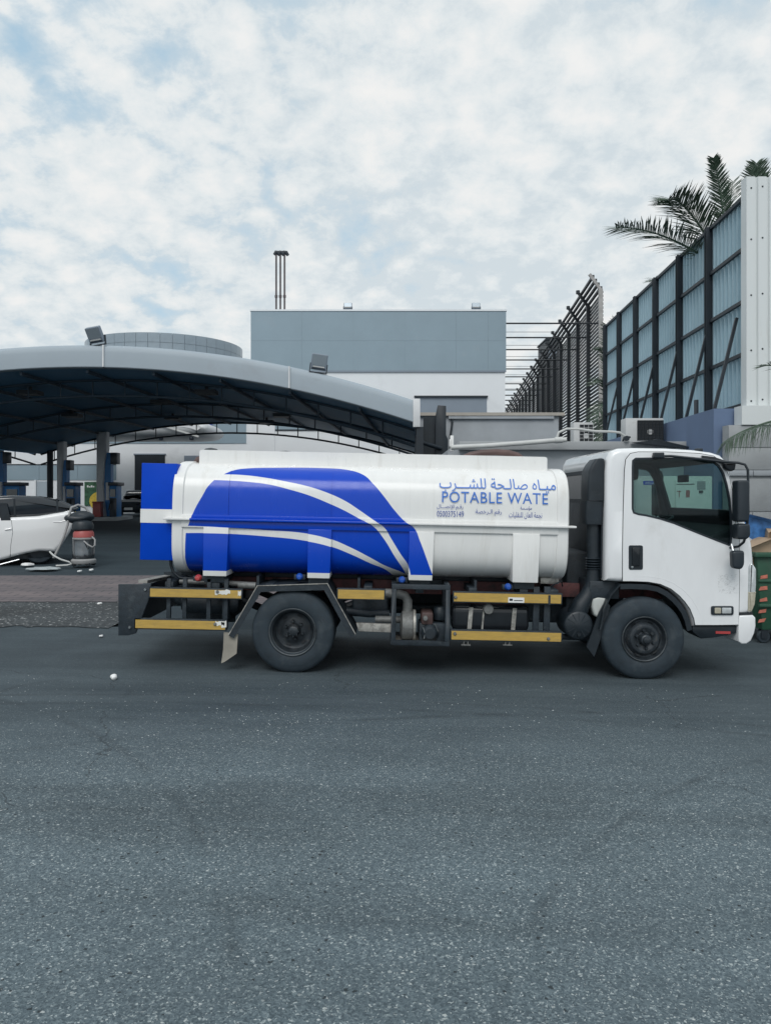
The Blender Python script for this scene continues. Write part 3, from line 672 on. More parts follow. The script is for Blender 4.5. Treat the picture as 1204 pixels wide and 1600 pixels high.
ex, ez = T(668, 975, .15)
eng = part('pump_engine', 'chassis_black', MB().box(ex - 0.09, ex + 0.17, 0.10, 0.38, ez - 0.17, ez + 0.02), bev=0.02)
part('engine_shroud', 'engine_red', MB().box(ex - 0.07, ex + 0.05, 0.08, 0.34, ez + 0.0, ez + 0.13), eng, bev=0.025)
part('air_filter', 'black_plastic', MB().lathe([(0.0, -0.06), (0.06, -0.06), (0.065, -0.05), (0.065, 0.05), (0.05, 0.07), (0, 0.07)], (ex + 0.12, 0.2, ez + 0.10), 'z', 18), eng)
part('recoil_cover', 'chassis_black', MB().lathe([(0.0, -0.05), (0.05, -0.05), (0.085, -0.02), (0.09, 0.0)], (ex + 0.02, 0.10, ez - 0.08), 'y', 20), eng)
part('spark_cap', 'cast_metal', MB().lathe([(0.0, -0.04), (0.022, -0.035), (0.026, 0.0)], (ex - 0.03, 0.08, ez + 0.07), 'y', 12), eng)
part('linkage', 'steel', MB().tube([(ex - 0.05, 0.06, ez - 0.02), (ex - 0.03, 0.06, ez - 0.08), (ex - 0.04, 0.06, ez - 0.13)], 0.006, 6).tube([(ex + 0.06, 0.06, ez + 0.02), (ex + 0.10, 0.06, ez - 0.06)], 0.006, 6), eng)
part('pipe_run', 'chassis_black', MB().tube([(tx(540), 0.3, tz(540, 962)), (tx(575), 0.3, tz(575, 966)), (tx(610), 0.3, tz(610, 966))], 0.04))
part('exhaust_box', 'chassis_black', MB().box(tx(548), tx(608), 0.42, 0.9, tz(575, 975), tz(575, 938)), bev=0.03, seg=3)
part('drive_shaft', 'chassis_black', MB().tube([(tx(500), 1.0, 0.48), (tx(960), 1.0, 0.60)], 0.05))
# fuel tank
x0, x1 = tx(706, 965, .1), tx(826, 965, .1); z0, z1 = tz(766, 986, .1), tz(766, 946, .1)
pf = round_poly([(0.09, z0), (0.48, z0), (0.48, z1), (0.09, z1)], 0.07, 5)
mb = MB(); n = len(pf)
st = [(x0, 0.03), (x0 + 0.01, 0.01), (x0 + 0.03, 0), (x1 - 0.03, 0), (x1 - 0.01, 0.01), (x1, 0.03)]
for k, (x, ins) in enumerate(st): mb.v += [(x, y, z) for y, z in (offset_poly(pf, ins) if ins else pf)]
for k in range(len(st) - 1):
    for j in range(n): mb.f.append((k * n + j, k * n + (j + 1) % n, (k + 1) * n + (j + 1) % n, (k + 1) * n + j)); mb.mi.append(0)
mb.f.append(tuple(range(n))); mb.f.append(tuple((len(st) - 1) * n + j for j in range(n))); mb.mi += [0, 0]
ft = part('fuel_tank', 'black_gloss', mb)
for px in (733, 753, 801):
    xx = tx(px, 965, .08); w_ = 0.02 if px != 753 else 0.008
    part('tank_strap', 'weathered_alu', MB().prism([(xx - w_, z0 + 0.0), (xx + w_, z0 + 0.0), (xx + w_ + 0.015, z1 - 0.02), (xx - w_ + 0.015, z1 - 0.02)], 0.078, 0.09), ft)
part('fuel_cap', 'cast_metal', MB().lathe([(0.0, -0.05), (0.045, -0.05), (0.052, -0.04), (0.052, 0.0)], (tx(762, 950, .1), 0.10, tz(762, 951, .1)), 'y', 22), ft)
for p in (730, 795):
    part('tie_hook', 'cast_metal', MB().box(tx(p) - 0.045, tx(p) + 0.045, 0.01, 0.06, tz(p, 1009), tz(p, 1007.5)).tube([(tx(p) - 0.02, 0.02, tz(p, 1008)), (tx(p) - 0.02, 0.02, tz(p, 1002)), (tx(p) + 0.02, 0.02, tz(p, 1002)), (tx(p) + 0.02, 0.02, tz(p, 1008))], 0.008, 6))
part('wiring', 'black_plastic', MB().tube([(tx(862), 0.2, tz(862, 925)), (tx(872), 0.15, tz(872, 915)), (tx(884), 0.2, tz(884, 912)), (tx(890), 0.3, tz(890, 922))], 0.007, 6).tube([(tx(830), 0.3, tz(830, 960)), (tx(838), 0.3, tz(838, 975)), (tx(855), 0.3, tz(855, 978)), (tx(866), 0.3, tz(866, 950))], 0.007, 6))
part('battery_tray', 'weathered_alu', MB().box(tx(852), tx(882), 0.25, 0.5, tz(868, 917), tz(868, 907)), bev=0.006)
part('cross_pipe', 'chassis_black', MB().tube([(tx(866), 0.3, tz(866, 1003)), (tx(930), 0.3, tz(930, 1005))], 0.03))

for a, b in ((545, 712), (713, 890)):
    part('far_light_block', 'chassis_black', MB().box(tx(a), tx(b), 1.62, 2.05, 0.36, 0.84), bev=0.01)  # dark boxes added on the far side to block light from behind
part('gear_box', 'chassis_black', MB().box(tx(840), tx(960), 0.75, 1.35, 0.42, 0.9), bev=0.05)
part('spare_wheel', 'rubber', MB().lathe([(0.0, -0.08), (0.2, -0.08), (0.36, -0.1), (0.40, -0.06), (0.40, 0.06), (0.36, 0.1), (0, 0.1)], (tx(290), 1.05, 0.62), 'z', 32))
part('far_rear_light_block', 'chassis_black', MB().box(tx(230), tx(345), 2.0, 2.06, 0.45, 0.86), bev=0.01)  # unseen dark plate, added to keep light out under the tail
part('rear_shade_panel', 'chassis_black', MB().box(tx(255), tx(345), 0.75, 0.80, 0.36, 0.84), bev=0.004)  # added mid panel that darkens the gap behind the rear guards
part('rear_inner_panel', 'chassis_black', MB().box(tx(345), tx(352), 0.1, 2.0, 0.45, 0.80), bev=0.004)
# --- wheels
def tyre_prof(R_, rr, w_, face):
    h = w_ / 2; m_ = face + h
    return [(rr, face + 0.03), (rr + 0.012, face + 0.014), (rr + 0.05, face + 0.002), (R_ - 0.085, face), (R_ - 0.075, face + 0.003), (R_ - 0.045, face + 0.008), (R_ - 0.018, face + 0.02), (R_ - 0.006, face + 0.036), (R_, face + 0.055),
            (R_, m_ - 0.03), (R_ - 0.01, m_ - 0.026), (R_ - 0.01, m_ - 0.018), (R_, m_ - 0.014), (R_, m_ + 0.014), (R_ - 0.01, m_ + 0.018), (R_ - 0.01, m_ + 0.026), (R_, m_ + 0.03),
            (R_, face + w_ - 0.055), (R_ - 0.018, face + w_ - 0.02), (R_ - 0.06, face + w_), (rr + 0.05, face + w_), (rr, face + w_ - 0.03), (rr, face + 0.03)]
def flatten(me, zmin):                              # contact patch under load
    for v in me.vertices:
        if v.co.z < zmin: v.co.z = zmin
def wheel(px, py, yo, front, flip=False, dual=False):
    x, z = T(px, py, 0.0); z = 0.400; R_ = 0.406
    hub = bpy.data.objects.new('wheel', None); COL.objects.link(hub); hub.parent = truck; hub.location = (x, yo, z)
    if flip: hub.rotation_euler = (0, 0, math.pi)
    def add_tyre(face):
        me = MB().lathe(tyre_prof(R_, 0.208, 0.20, face), (0, 0, 0), 'y', 72).mesh('tyre', 'rubber', ang=50); flatten(me, -0.398)
        link('tyre', me, hub)
        lip = MB()
        for k in range(34):                        # tread blocks on the shoulder
            a = 2 * math.pi * k / 34; c, s = math.cos(a), math.sin(a)
        return me
    add_tyre(0.0)
    if dual: add_tyre(0.24)
    if front:
        rp = [(0.216, 0.012), (0.219, 0.004), (0.216, -0.002), (0.208, 0.004), (0.198, 0.03), (0.186, 0.045), (0.172, 0.046), (0.160, 0.03), (0.148, 0.006), (0.138, -0.004), (0.118, -0.008), (0.108, -0.006), (0.070, 0.012), (0.062, 0.010), (0.058, -0.012), (0.052, -0.03), (0.047, -0.045), (0.034, -0.052), (0.03, -0.066), (0.018, -0.07), (0, -0.07)]
    else:
        rp = [(0.228, 0.010), (0.232, 0.002), (0.228, -0.004), (0.219, 0.002), (0.213, 0.03), (0.205, 0.036), (0.200, 0.07), (0.190, 0.10), (0.184, 0.135), (0.165, 0.15), (0.150, 0.152), (0.118, 0.145), (0.108, 0.140), (0.066, 0.140), (0.062, 0.12), (0.058, 0.085), (0.050, 0.07), (0.046, 0.055), (0.034, 0.05), (0, 0.05)]
    rim = MB().lathe(rp, (0, 0, 0), 'y', 56).build('rim', 'rim_steel', hub, ang=30)
    lp_ = [(0.2165, 0.014), (0.2215, 0.004), (0.2165, -0.005), (0.2095, 0.003)] if front else [(0.2285, 0.012), (0.2345, 0.002), (0.2285, -0.007), (0.2205, 0.001)]
    MB().lathe(lp_, (0, 0, 0), 'y', 56).build('rim_edge', 'rim_edge', rim)
    if not front: MB().lathe([(0.2135, 0.028), (0.2085, 0.030), (0.2065, 0.036)], (0, -0.002, 0), 'y', 56).build('lock_ring', 'rim_edge', rim)
    for k in range(6):                             # hand holes and nuts
        a = 2 * math.pi * (k + 0.15) / 6
        rr, yy = (0.164, 0.034) if front else (0.150, 0.147)
        hm = MB(); pts = []
        for j in range(12):
            t_ = 2 * math.pi * j / 12; pts.append((rr + 0.012 * math.sin(t_), a + 0.19 * math.cos(t_)))
        hm.v = [(r_ * math.cos(q), yy - 0.006 + (0.0 if not front else (0.164 - r_) * 1.2), r_ * math.sin(q)) for r_, q in pts]; hm.f = [tuple(range(12))]; hm.mi = [0]
        hm.build('hand_hole', 'interior', rim)
        a2 = a + math.pi / 6; nr, ny = (0.088, -0.002) if front else (0.088, 0.138)
        MB().lathe([(0.0, -0.026), (0.012, -0.026), (0.018, -0.018), (0.018, 0.004)], (nr * math.cos(a2), ny, nr * math.sin(a2)), 'y', 6).build('wheel_nut', 'rim_steel', rim)
    if not front:
        for k in range(8):
            a = 2 * math.pi * k / 8
            MB().lathe([(0.0, -0.012), (0.007, -0.012), (0.007, 0.0)], (0.05 * math.cos(a), 0.066, 0.05 * math.sin(a)), 'y', 6).build('hub_bolt', 'rim_steel', rim)
    return hub
wheel(457, 987, 0.0, False, dual=True); wheel(1008, 999, 0.03, True)
wheel(457, 987, 2.1, False, flip=True, dual=True); wheel(1008, 999, 2.07, True, flip=True)
rx, fx = T(457, 987)[0], T(1008, 999)[0]
part('rear_axle', 'chassis_black', MB().tube([(rx, 0.3, 0.4), (rx, 1.8, 0.4)], 0.07, 14).lathe([(0.0, -0.16), (0.10, -0.14), (0.17, 0.0), (0.10, 0.14), (0, 0.16)], (rx, 1.05, 0.41), 'y', 24))
part('front_axle', 'chassis_black', MB().box(fx - 0.05, fx + 0.05, 0.3, 1.8, 0.33, 0.43), bev=0.01)
for y in (0.56, 1.42):
    part('leaf_spring', 'chassis_black', MB().tube([(rx - 0.6, y + .03, 0.62), (rx - 0.3, y + .03, 0.50), (rx, y + .03, 0.46), (rx + 0.3, y + .03, 0.50), (rx + 0.6, y + .03, 0.62)], 0.04, 8))
    part('leaf_spring', 'chassis_black', MB().tube([(fx - 0.55, y + .03, 0.60), (fx - 0.25, y + .03, 0.48), (fx, y + .03, 0.45), (fx + 0.25, y + .03, 0.48), (fx + 0.5, y + .03, 0.60)], 0.04, 8))

# --- cab
CY, CW = 0.045, 1.96
def C(px, py): return T(px, py, CY)
outl = [(945, 908), (945.5, 860), (946, 800), (946, 782), (946.5, 736), (949, 716), (955, 705), (966, 700.5), (990, 699.5), (1040, 700), (1082, 702.5), (1112, 706.5), (1126, 711), (1134, 719), (1140, 735), (1146, 757), (1152, 777), (1158, 797), (1164, 812), (1171, 830), (1175.5, 850), (1178, 872), (1178.5, 900), (1178, 935), (1177, 958), (1154, 961), (1154, 979), (1120, 979.5), (1083, 979.5), (1080, 966), (1074, 952), (1067, 942), (1058, 931.5), (1046, 922), (1030, 914.5), (1012, 911), (985, 910), (965, 909.5)]
outp = [C(*p) for p in outl]; no = len(outp)
win = [(987, 730), (987.5, 720), (992, 716.5), (1020, 716), (1060, 716.5), (1098, 718), (1112, 721), (1122, 728), (1129, 740), (1134, 757), (1138.5, 780), (1141, 805), (1141.5, 835), (1140, 851), (1137, 851.5), (1110, 841), (1080, 829), (1052, 817.5), (1030, 810.5), (1009, 805.5), (996, 803.5), (989, 801), (987, 795)]
winp = [C(*p) for p in win]
ridx = {p: i for i, p in enumerate(outl)}
ws = range(ridx[(1134, 719)], ridx[(1158, 797)]); rw = range(ridx[(946, 782)], ridx[(946.5, 736)])
ins_seq = [(0.055, 0.0), (0.036, 0.004), (0.018, 0.014), (0.006, 0.032), (0.0, 0.06)]
mids = [0.10, 0.30, 1.66, 1.86]
slices = [(i_, y) for i_, y in ins_seq] + [(0.0, y) for y in mids] + [(i_, CW - y) for i_, y in reversed(ins_seq)]
bm = bmesh.new(); rows = []
for ins, y in slices:
    P = offset_poly(outp, ins) if ins else outp
    rows.append([bm.verts.new((x, CY + y, z)) for x, z in P])
ysl = [y for _, y in slices]
for k in range(len(rows) - 1):
    ymid = (ysl[k] + ysl[k + 1]) / 2
    for j in range(no):
        if j in ws and 0.10 < ymid < 1.86: continue
        if j in rw and 0.10 < ymid < 1.86: continue
        bm.faces.new((rows[k][j], rows[k][(j + 1) % no], rows[k + 1][(j + 1) % no], rows[k + 1][j]))
for row, y in ((rows[0], 0.0), (rows[-1], CW)):
    inner = [bm.verts.new((x, CY + y, z)) for x, z in winp]
    es = []
    for lp in (row, inner):
        for j in range(len(lp)):
            a, b = lp[j], lp[(j + 1) % len(lp)]
            es.append(bm.edges.get((a, b)) or bm.edges.new((a, b)))
    bmesh.ops.triangle_fill(bm, use_beauty=True, use_dissolve=False, edges=es)
bmesh.ops.recalc_face_normals(bm, faces=bm.faces)
me = bpy.data.meshes.new('cab'); bm.to_mesh(me); bm.free()
ctr = Vector((sum(x for x, _ in outp) / no, CY + CW / 2, 1.6))
f0 = max(me.polygons, key=lambda p: p.center.z)
if f0.normal.z < 0: me.flip_normals()
for m_ in ('cab_white', 'interior'): me.materials.append(MT[m_])
for p in me.polygons: p.use_smooth = True
me.set_sharp_from_angle(angle=R(32))
cab = link('cab', me, truck)
sm = cab.modifiers.new('thickness', 'SOLIDIFY'); sm.thickness = 0.03; sm.offset = -1; sm.material_offset = 1; sm.material_offset_rim = 1
# door with gasket line, window, handle
door = [(972, 908), (972, 860), (973, 800), (975, 735), (977, 718), (984, 709), (996, 706.5), (1040, 706.5), (1092, 709), (1114, 713), (1128, 724), (1138, 745), (1147, 790), (1153, 825), (1154, 870), (1153.5, 930), (1152.5, 976), (1120, 976.5), (1085, 976.5), (1083, 966), (1077, 951), (1069.5, 940.5), (1060, 930), (1047.5, 920), (1031, 912.5), (1012, 909), (985, 908)]
def plate(outer, inner, y0, y1):
    bm = bmesh.new()
    for y in (y0, y1):
        es = []; 
        for lp in (outer, inner):
            if not lp: continue
            vs = [bm.verts.new((x, y, z)) for x, z in lp]
            for j in range(len(vs)): es.append(bm.edges.new((vs[j], vs[(j + 1) % len(vs)])))
        bmesh.ops.triangle_fill(bm, use_beauty=True, use_dissolve=False, edges=es)
    bm.verts.ensure_lookup_table(); n0 = len(outer); n1 = len(inner or []); h = n0 + n1
    for b0, n in ((0, n0), (n0, n1)):
        for j in range(n):
            a, b = b0 + j, b0 + (j + 1) % n; bm.faces.new((bm.verts[a], bm.verts[b], bm.verts[h + b], bm.verts[h + a]))
    bmesh.ops.recalc_face_normals(bm, faces=bm.faces)
    me = bpy.data.meshes.new('plate'); bm.to_mesh(me); bm.free(); return me
def plate_part(name, outer, inner, y0, y1, mat, parent, bev=0.0):
    me = plate(outer, inner, y0, y1); me.materials.append(MT[mat])
    return link(name, me, parent)
doorp = [C(*p) for p in door]
for side in (0, 1):
    yf = (lambda a: CY + a) if not side else (lambda a: CY + CW - a)
    hole = offset_poly(winp, 0.002)
    plate_part('door_gasket', offset_poly(doorp, -0.006), offset_poly(winp, -0.003), yf(-0.0015), yf(0.0005), 'interior', cab)
    d = plate_part('door', doorp, offset_poly(winp, -0.004), yf(-0.007), yf(-0.0018), 'cab_white', truck)
    bvm = d.modifiers.new('edge', 'BEVEL'); bvm.width = 0.003; bvm.segments = 2; bvm.angle_limit = R(60)
    plate_part('window_seal', offset_poly(winp, -0.008), offset_poly(winp, 0.010), yf(-0.010), yf(0.012), 'black_plastic', d)
    g = plate_part('window_glass', offset_poly(winp, 0.004), None, yf(0.005), yf(0.008), 'glass', d)
    if side == 0:
        hx, hz = C(992, 871)
        plate_part('handle_recess', round_poly([C(981, 852), C(1003, 852), C(1003, 890), C(981, 890)], 0.02), None, yf(-0.012), yf(-0.006), 'black_plastic', d)
        hb = MB(); slab(hb, round_poly([C(986, 855), C(998, 855), C(998, 884), C(986, 884)], 0.015), CY - 0.034, CY - 0.011, 0.008)
        hb.build('door_handle', 'black_gloss', d)
        MB().lathe([(0.0, -0.005), (0.011, -0.004), (0.013, 0.0)], (C(986.5, 886)[0], CY - 0.012, C(986.5, 886)[1]), 'y', 14).build('key_lock', 'steel', d)
        # side repeater lamp low in the door
        rl = MB(); slab(rl, round_poly([C(1109, 946.5), C(1144, 946.5), C(1144, 960.5), C(1109, 960.5)], 0.02), CY - 0.022, CY - 0.006, 0.006)
        rl = rl.build('side_lamp', 'black_plastic', d)
        slab(MB(), round_poly([C(1114, 949), C(1124, 949), C(1124, 958), C(1114, 958)], 0.008), CY - 0.027, CY - 0.02, 0.003).build('lens', 'lamp_amber', rl)
        slab(MB(), round_poly([C(1125.5, 949), C(1140, 949), C(1140, 958), C(1125.5, 958)], 0.008), CY - 0.027, CY - 0.02, 0.003).build('lens', 'lamp_clear', rl)
        # ghost of a removed sticker: small flakes of old glue
        q = random.Random(2); mb = MB()
        for k in range(320):
            a, b = q.uniform(1120, 1152), q.uniform(897, 927)
            if q.random() < (a - 1120) / 60: continue
            ww = q.uniform(0.4, 2.0); hh = q.uniform(0.25, 0.9)
            P = TP([(a, b), (a + ww, b + q.uniform(-.3, .3)), (a + ww * q.uniform(.6, 1), b + hh), (a, b + hh)], CY); mb.prism(P, CY - 0.0079, CY - 0.0072)
        mb.build('sticker_residue', 'residue', d, smooth=False)
        # folded crease above the wheel arch
        mb = MB(); arc = [(985, 899.5), (1012, 900.5), (1033, 904), (1052, 911.5), (1067, 922), (1079, 935), (1088, 950), (1096, 968)]
        pts = [(*C(a, b),) for a, b in arc]
        mb.tube([(x, CY - 0.006, z) for x, z in pts], [0.0015] + [0.003] * (len(pts) - 2) + [0.001], 8); mb.build('arch_crease', 'cab_white', d)
# glazing front and rear
def quadpane(name, i0, i1, ya, yb, mat, inset=0.012):
    P = [Vector(outp[i]) for i in range(i0, i1 + 1)]; mb = MB()
    nrm = Vector((-1, 0)) if mat == 'windshield' else Vector((1, 0))
    for a, b in zip(P, P[1:]):
        a2, b2 = a + nrm * inset, b + nrm * inset
        mb.quad((a2.x, CY + ya, a2.y), (b2.x, CY + ya, b2.y), (b2.x, CY + yb, b2.y), (a2.x, CY + yb, a2.y))
    return mb.build(name, mat, cab)
quadpane('windshield', ws.start, ws.stop, 0.07, 1.89, 'windshield'); quadpane('rear_window', rw.start, rw.stop, 0.08, 1.88, 'glass_dark')
bz0, bz1 = C(946, 905)[1], C(946, 785)[1]
MB().box(C(946, 850)[0] - 0.02, C(946, 850)[0] - 0.003, CY + 0.10, CY + CW - 0.10, bz0, bz1).build('back_shade_panel', 'black_plastic', cab, bev=0.01)  # black sheet laid over the white back wall to give its shade
rwz0, rwz1, rwx = outp[rw.start][1], outp[rw.stop][1], outp[rw.start][0]
mb = MB()
for y0, y1, z0, z1 in ((0.08, 0.13, rwz0 - .03, rwz1 + .03), (1.83, 1.88, rwz0 - .03, rwz1 + .03), (0.13, 1.83, rwz0 - .03, rwz0 + .01), (0.13, 1.83, rwz1 - .01, rwz1 + .03)):
    mb.box(rwx - 0.012, rwx + 0.004, CY + y0, CY + y1, z0, z1)
mb.build('rear_window_seal', 'black_plastic', cab)
# interior
ix0, iz0 = C(960, 930); ix1 = C(1150, 930)[0]
part('cab_floor', 'interior', MB().box(ix0 + 0.05, ix1 - 0.02, CY + 0.05, CY + CW - 0.05, C(1000, 903)[1], C(1000, 898)[1]), cab)
dz_ = C(1120, 836)[1]
dash = MB(); slab(dash, [C(1103, 885), C(1100, 852), C(1108, 838), C(1125, 833), C(1152, 822), C(1162, 836), C(1165, 885)], CY + 0.07, CY + CW - 0.07, 0.03)
dash = dash.build('dashboard', 'interior', cab)
for y in (0.32, 1.05, 1.42):
    sx, sz = C(985, 850)
    MB().box(sx, sx + 0.5, CY + y - 0.23 + 0.1, CY + y + 0.33, sz - 0.25, sz - 0.02).box(sx - 0.12, sx + 0.02, CY + y - 0.13, CY + y + 0.33, sz - 0.1, C(985, 806)[1]).build('seat', 'interior', cab, bev=0.04)
swc = Vector((3.10, CY + 1.47, 1.50)); sw = MB(); pts = []
nrm = Vector((-0.36, 0, 0.93)).normalized(); u = Vector((0, 1, 0)); v = nrm.cross(u)
for k in range(33):
    t_ = 2 * math.pi * k / 32; pts.append(swc + (u * math.cos(t_) + v * math.sin(t_)) * 0.235)
sw.tube(pts, 0.015, 8, cap=False)
for t_ in (0.4, math.pi - 0.4, 1.5 * math.pi): sw.bar(swc - nrm * 0.02, swc + (u * math.cos(t_) + v * math.sin(t_)) * 0.21, 0.03, 0.015)
sw.tube([swc - nrm * 0.0, swc - nrm * 0.4], 0.03, 8); sw.build('steering_wheel', 'black_plastic', cab)
MB().box(C(958, 730)[0], C(1048, 730)[0], CY + 0.95, CY + 1.90, 1.985, 2.17).build('headliner', 'interior', cab, bev=0.03)
mx, mz = C(1128, 735)
MB().box(mx - 0.02, mx + 0.01, CY + 0.85, CY + 1.12, mz - 0.10, mz - 0.02).build('inner_mirror', 'black_plastic', cab, bev=0.008)
# fascia corner, headlight, bumper end
for side in (0, 1):
    y0, y1 = ((CY - 0.012, CY + 0.16) if not side else (CY + CW - 0.16, CY + CW + 0.012))
    hl = MB(); slab(hl, round_poly([C(1168, 884), C(1173, 878), C(1180.5, 889), C(1180.5, 915), C(1178, 945), C(1173, 957), C(1166.5, 957)], 0.02), y0, y1, 0.02)
    hl = hl.build('headlight', 'lamp_clear', truck)
    slab(MB(), round_poly([C(1167.5, 924), C(1180, 924), C(1178, 944), C(1173, 956), C(1167, 956)], 0.01), y0 - 0.003, y1 + 0.003, 0.015).build('indicator_lens', 'lamp_amber', hl)
bp_ = [C(*p) for p in ((1153, 962), (1175, 961), (1179, 965), (1179.5, 978), (1177, 990), (1172, 1001), (1165, 1006), (1157, 1006), (1152, 1002), (1152, 985))]
bmp = MB(); slab(bmp, bp_, CY - 0.01, CY + CW + 0.01, 0.015); bmp.build('front_bumper', 'cab_white', truck)
part('bumper_gap', 'interior', MB().box(C(1155, 958)[0], C(1176, 958)[0], CY + 0.01, CY + CW - 0.01, C(1160, 963)[1], C(1160, 957)[1]), cab)
# step and lower sill
stp = part('cab_step', 'black_plastic', MB().prism([C(*p) for p in ((1083, 979), (1153, 979), (1153, 990), (1120, 997), (1096, 999), (1083, 988))], CY + 0.03, CY + 0.35), bev=0.01)
part('reflector', 'lamp_red', MB().box(C(1119, 988)[0], C(1142, 988)[0], CY + 0.022, CY + 0.031, C(1130, 991)[1], C(1130, 987)[1]), stp)
# wheel arch trim
arch = [(938, 985), (944, 955), (955, 930), (970, 913.5), (985, 913), (1012, 914), (1030, 917.5), (1045, 925), (1057, 935), (1066, 945), (1073, 955), (1079, 969), (1083, 985)]
part('wheel_arch', 'black_plastic', strip(arch, 0.012, CY - 0.005, CY + 0.5)); part('arch_lip', 'black_plastic', strip(arch[3:], 0.05, CY - 0.010, CY + 0.01))
part('wheel_flap', 'black_plastic', MB().prism([C(*p) for p in ((938, 958), (948, 940), (955, 948), (945, 985), (930, 1028), (918, 1012))], CY + 0.05, CY + 0.08))
part('cab_mount', 'chassis_black', MB().box(C(925, 910)[0], C(972, 910)[0], CY + 0.1, CY + 0.6, C(950, 938)[1], C(950, 910)[1]), bev=0.01)
part('engine_cover', 'chassis_black', MB().box(C(905, 900)[0], C(975, 900)[0], CY + 0.55, CY + 1.5, C(950, 990)[1], C(950, 870)[1]), bev=0.03)
# mirrors and their tubular frame, one set on each side
for side in (0, 1):
    yo = (lambda a: CY - a) if not side else (lambda a: CY + CW + a)
    ydir = -1 if not side else 1
    def mpt(px, py, a): x, z = C(px, py); return (x, yo(a), z)
    fr_ = MB()
    fr_.tube([mpt(1019, 713, 0.0), mpt(1019, 713, 0.03), mpt(1045, 713, 0.05), mpt(1090, 718, 0.08), mpt(1120, 722, 0.10), mpt(1143, 724, 0.13), mpt(1152, 727, 0.15), mpt(1155.5, 735, 0.16), mpt(1156, 760, 0.16), mpt(1155.5, 800, 0.16), mpt(1154.5, 832, 0.15), mpt(1152, 846, 0.12), mpt(1147, 853, 0.08), mpt(1139, 855.5, 0.01)], 0.0125, 10)
    fr_ = fr_.build('mirror_frame', 'black_plastic', truck)
    bb = MB(); P = round_poly([C(1018, 707.5), C(1034, 707.5), C(1034, 716), C(1018, 716)], 0.01)
    ya, yb = sorted((yo(0.0), yo(0.06))); slab(bb, P, ya, yb, 0.008); bb.build('frame_mount', 'black_plastic', fr_)
    ya, yb = sorted((yo(0.08), yo(0.22)))
    slab(MB(), round_poly([C(1136, 751), C(1154, 751), C(1155, 800), C(1153, 814.5), C(1136, 814.5)], 0.025), ya, yb, 0.02).build('main_mirror', 'black_plastic', fr_)
    slab(MB(), round_poly([C(1136, 818), C(1155, 817), C(1156, 835), C(1151, 841), C(1136, 841)], 0.025), ya, yb, 0.02).build('wide_angle_mirror', 'black_plastic', fr_)
    slab(MB(), round_poly([C(1129, 859), C(1148, 858), C(1148, 880), C(1143, 887.5), C(1130, 885)], 0.03), ya + 0.02, yb - 0.04, 0.02).build('kerb_mirror', 'black_plastic', fr_)
    MB().tube([mpt(1139, 850, 0.04), mpt(1139, 860, 0.08)], 0.012, 8).tube([mpt(1141, 812, 0.12), mpt(1141, 822, 0.12)], 0.012, 8).tube([mpt(1156, 765, .16), mpt(1148, 765, .15)], 0.010, 8).tube([mpt(1156, 829, .15), mpt(1148, 829, .15)], 0.010, 8).build('mirror_bracket', 'steel', fr_)
    c_ = mpt(1134, 729, 0.05)
    ov = MB(); slab(ov, round_poly([C(1124, 724), C(1143, 724), C(1141, 735), C(1134, 737.5), C(1127, 733)], 0.02), *sorted((yo(0.0), yo(0.10))), 0.02); ov.build('front_view_mirror', 'black_gloss', fr_)
vis = MB()
vis.prism([C(*p) for p in ((1094, 712), (1112, 714), (1130, 720), (1142, 728), (1140, 732), (1126, 725), (1108, 719.5), (1094, 718))], CY - 0.04, CY - 0.008); vis.build('rain_visor', 'black_gloss', cab, bev=0.004)
# snorkel air intake behind the cab
sn = MB()
def rect_loft(mb, secs):                           # secs: (px left, px right, py, y0, y1)
    b0 = len(mb.v)
    for a, b, py, y0, y1 in secs:
        x0, z0 = T(a, py, 0.2); x1, z1 = T(b, py, 0.2); pl = round_poly([(x0, y0), (x1, y0), (x1, y1), (x0, y1)], 0.03, 3); zz_ = (z0 + z1) / 2
        mb.v += [(x, y, zz_) for x, y in pl]; n = len(pl)
    for k in range(len(secs) - 1):
        for j in range(n): mb.f.append((b0 + k * n + j, b0 + k * n + (j + 1) % n, b0 + (k + 1) * n + (j + 1) % n, b0 + (k + 1) * n + j)); mb.mi.append(0)
    mb.f.append(tuple(b0 + j for j in range(n))); mb.f.append(tuple(b0 + (len(secs) - 1) * n + j for j in range(n))); mb.mi += [0, 0]
rect_loft(sn, [(933, 937, 716.5, .12, .34), (926, 940, 718, .10, .36), (920, 940.5, 726, .10, .38), (915, 940.5, 737, .10, .40), (914, 940.5, 760, .10, .40), (914, 940, 782, .10, .40)])
sn = sn.build('intake_scoop', 'black_plastic', truck)
s2 = MB(); rect_loft(s2, [(912, 939, 783, .11, .39), (911, 938, 800, .11, .39), (912, 937, 819, .12, .38)]); s2.build('scoop_skirt', 'black_plastic', sn)
def tpt(px, py, y): x, z = T(px, py, y); return (x, y, z)
ip = MB(); ip.tube([tpt(926, 817, .22), tpt(926, 872, .22)], 0.066, 16)
for k in range(5): q = 871 + k * 4; ip.tube([tpt(926, q, .22), tpt(926, q + 1.5, .22), tpt(926, q + 3, .22)], [0.066, 0.078, 0.066], 16, cap=False)
ip.tube([tpt(926, 889, .22), tpt(925.5, 905, .22), tpt(923, 918, .22), tpt(917, 931, .22), tpt(908, 943, .22), tpt(902, 955, .22), tpt(900, 966, .24)], [0.066, 0.068, 0.072, 0.08, 0.09, 0.1, 0.1], 16)
ip.build('intake_pipe', 'black_plastic', sn)
ax, az = T(904, 978, .1)
ac = MB().lathe([(0.0, -0.018), (0.03, -0.02), (0.05, -0.014), (0.12, -0.008), (0.137, 0.0), (0.145, 0.012), (0.145, 0.35), (0.1, 0.36), (0, 0.36)], (ax, 0.12, az), 'y', 36).build('air_cleaner', 'black_plastic', truck)
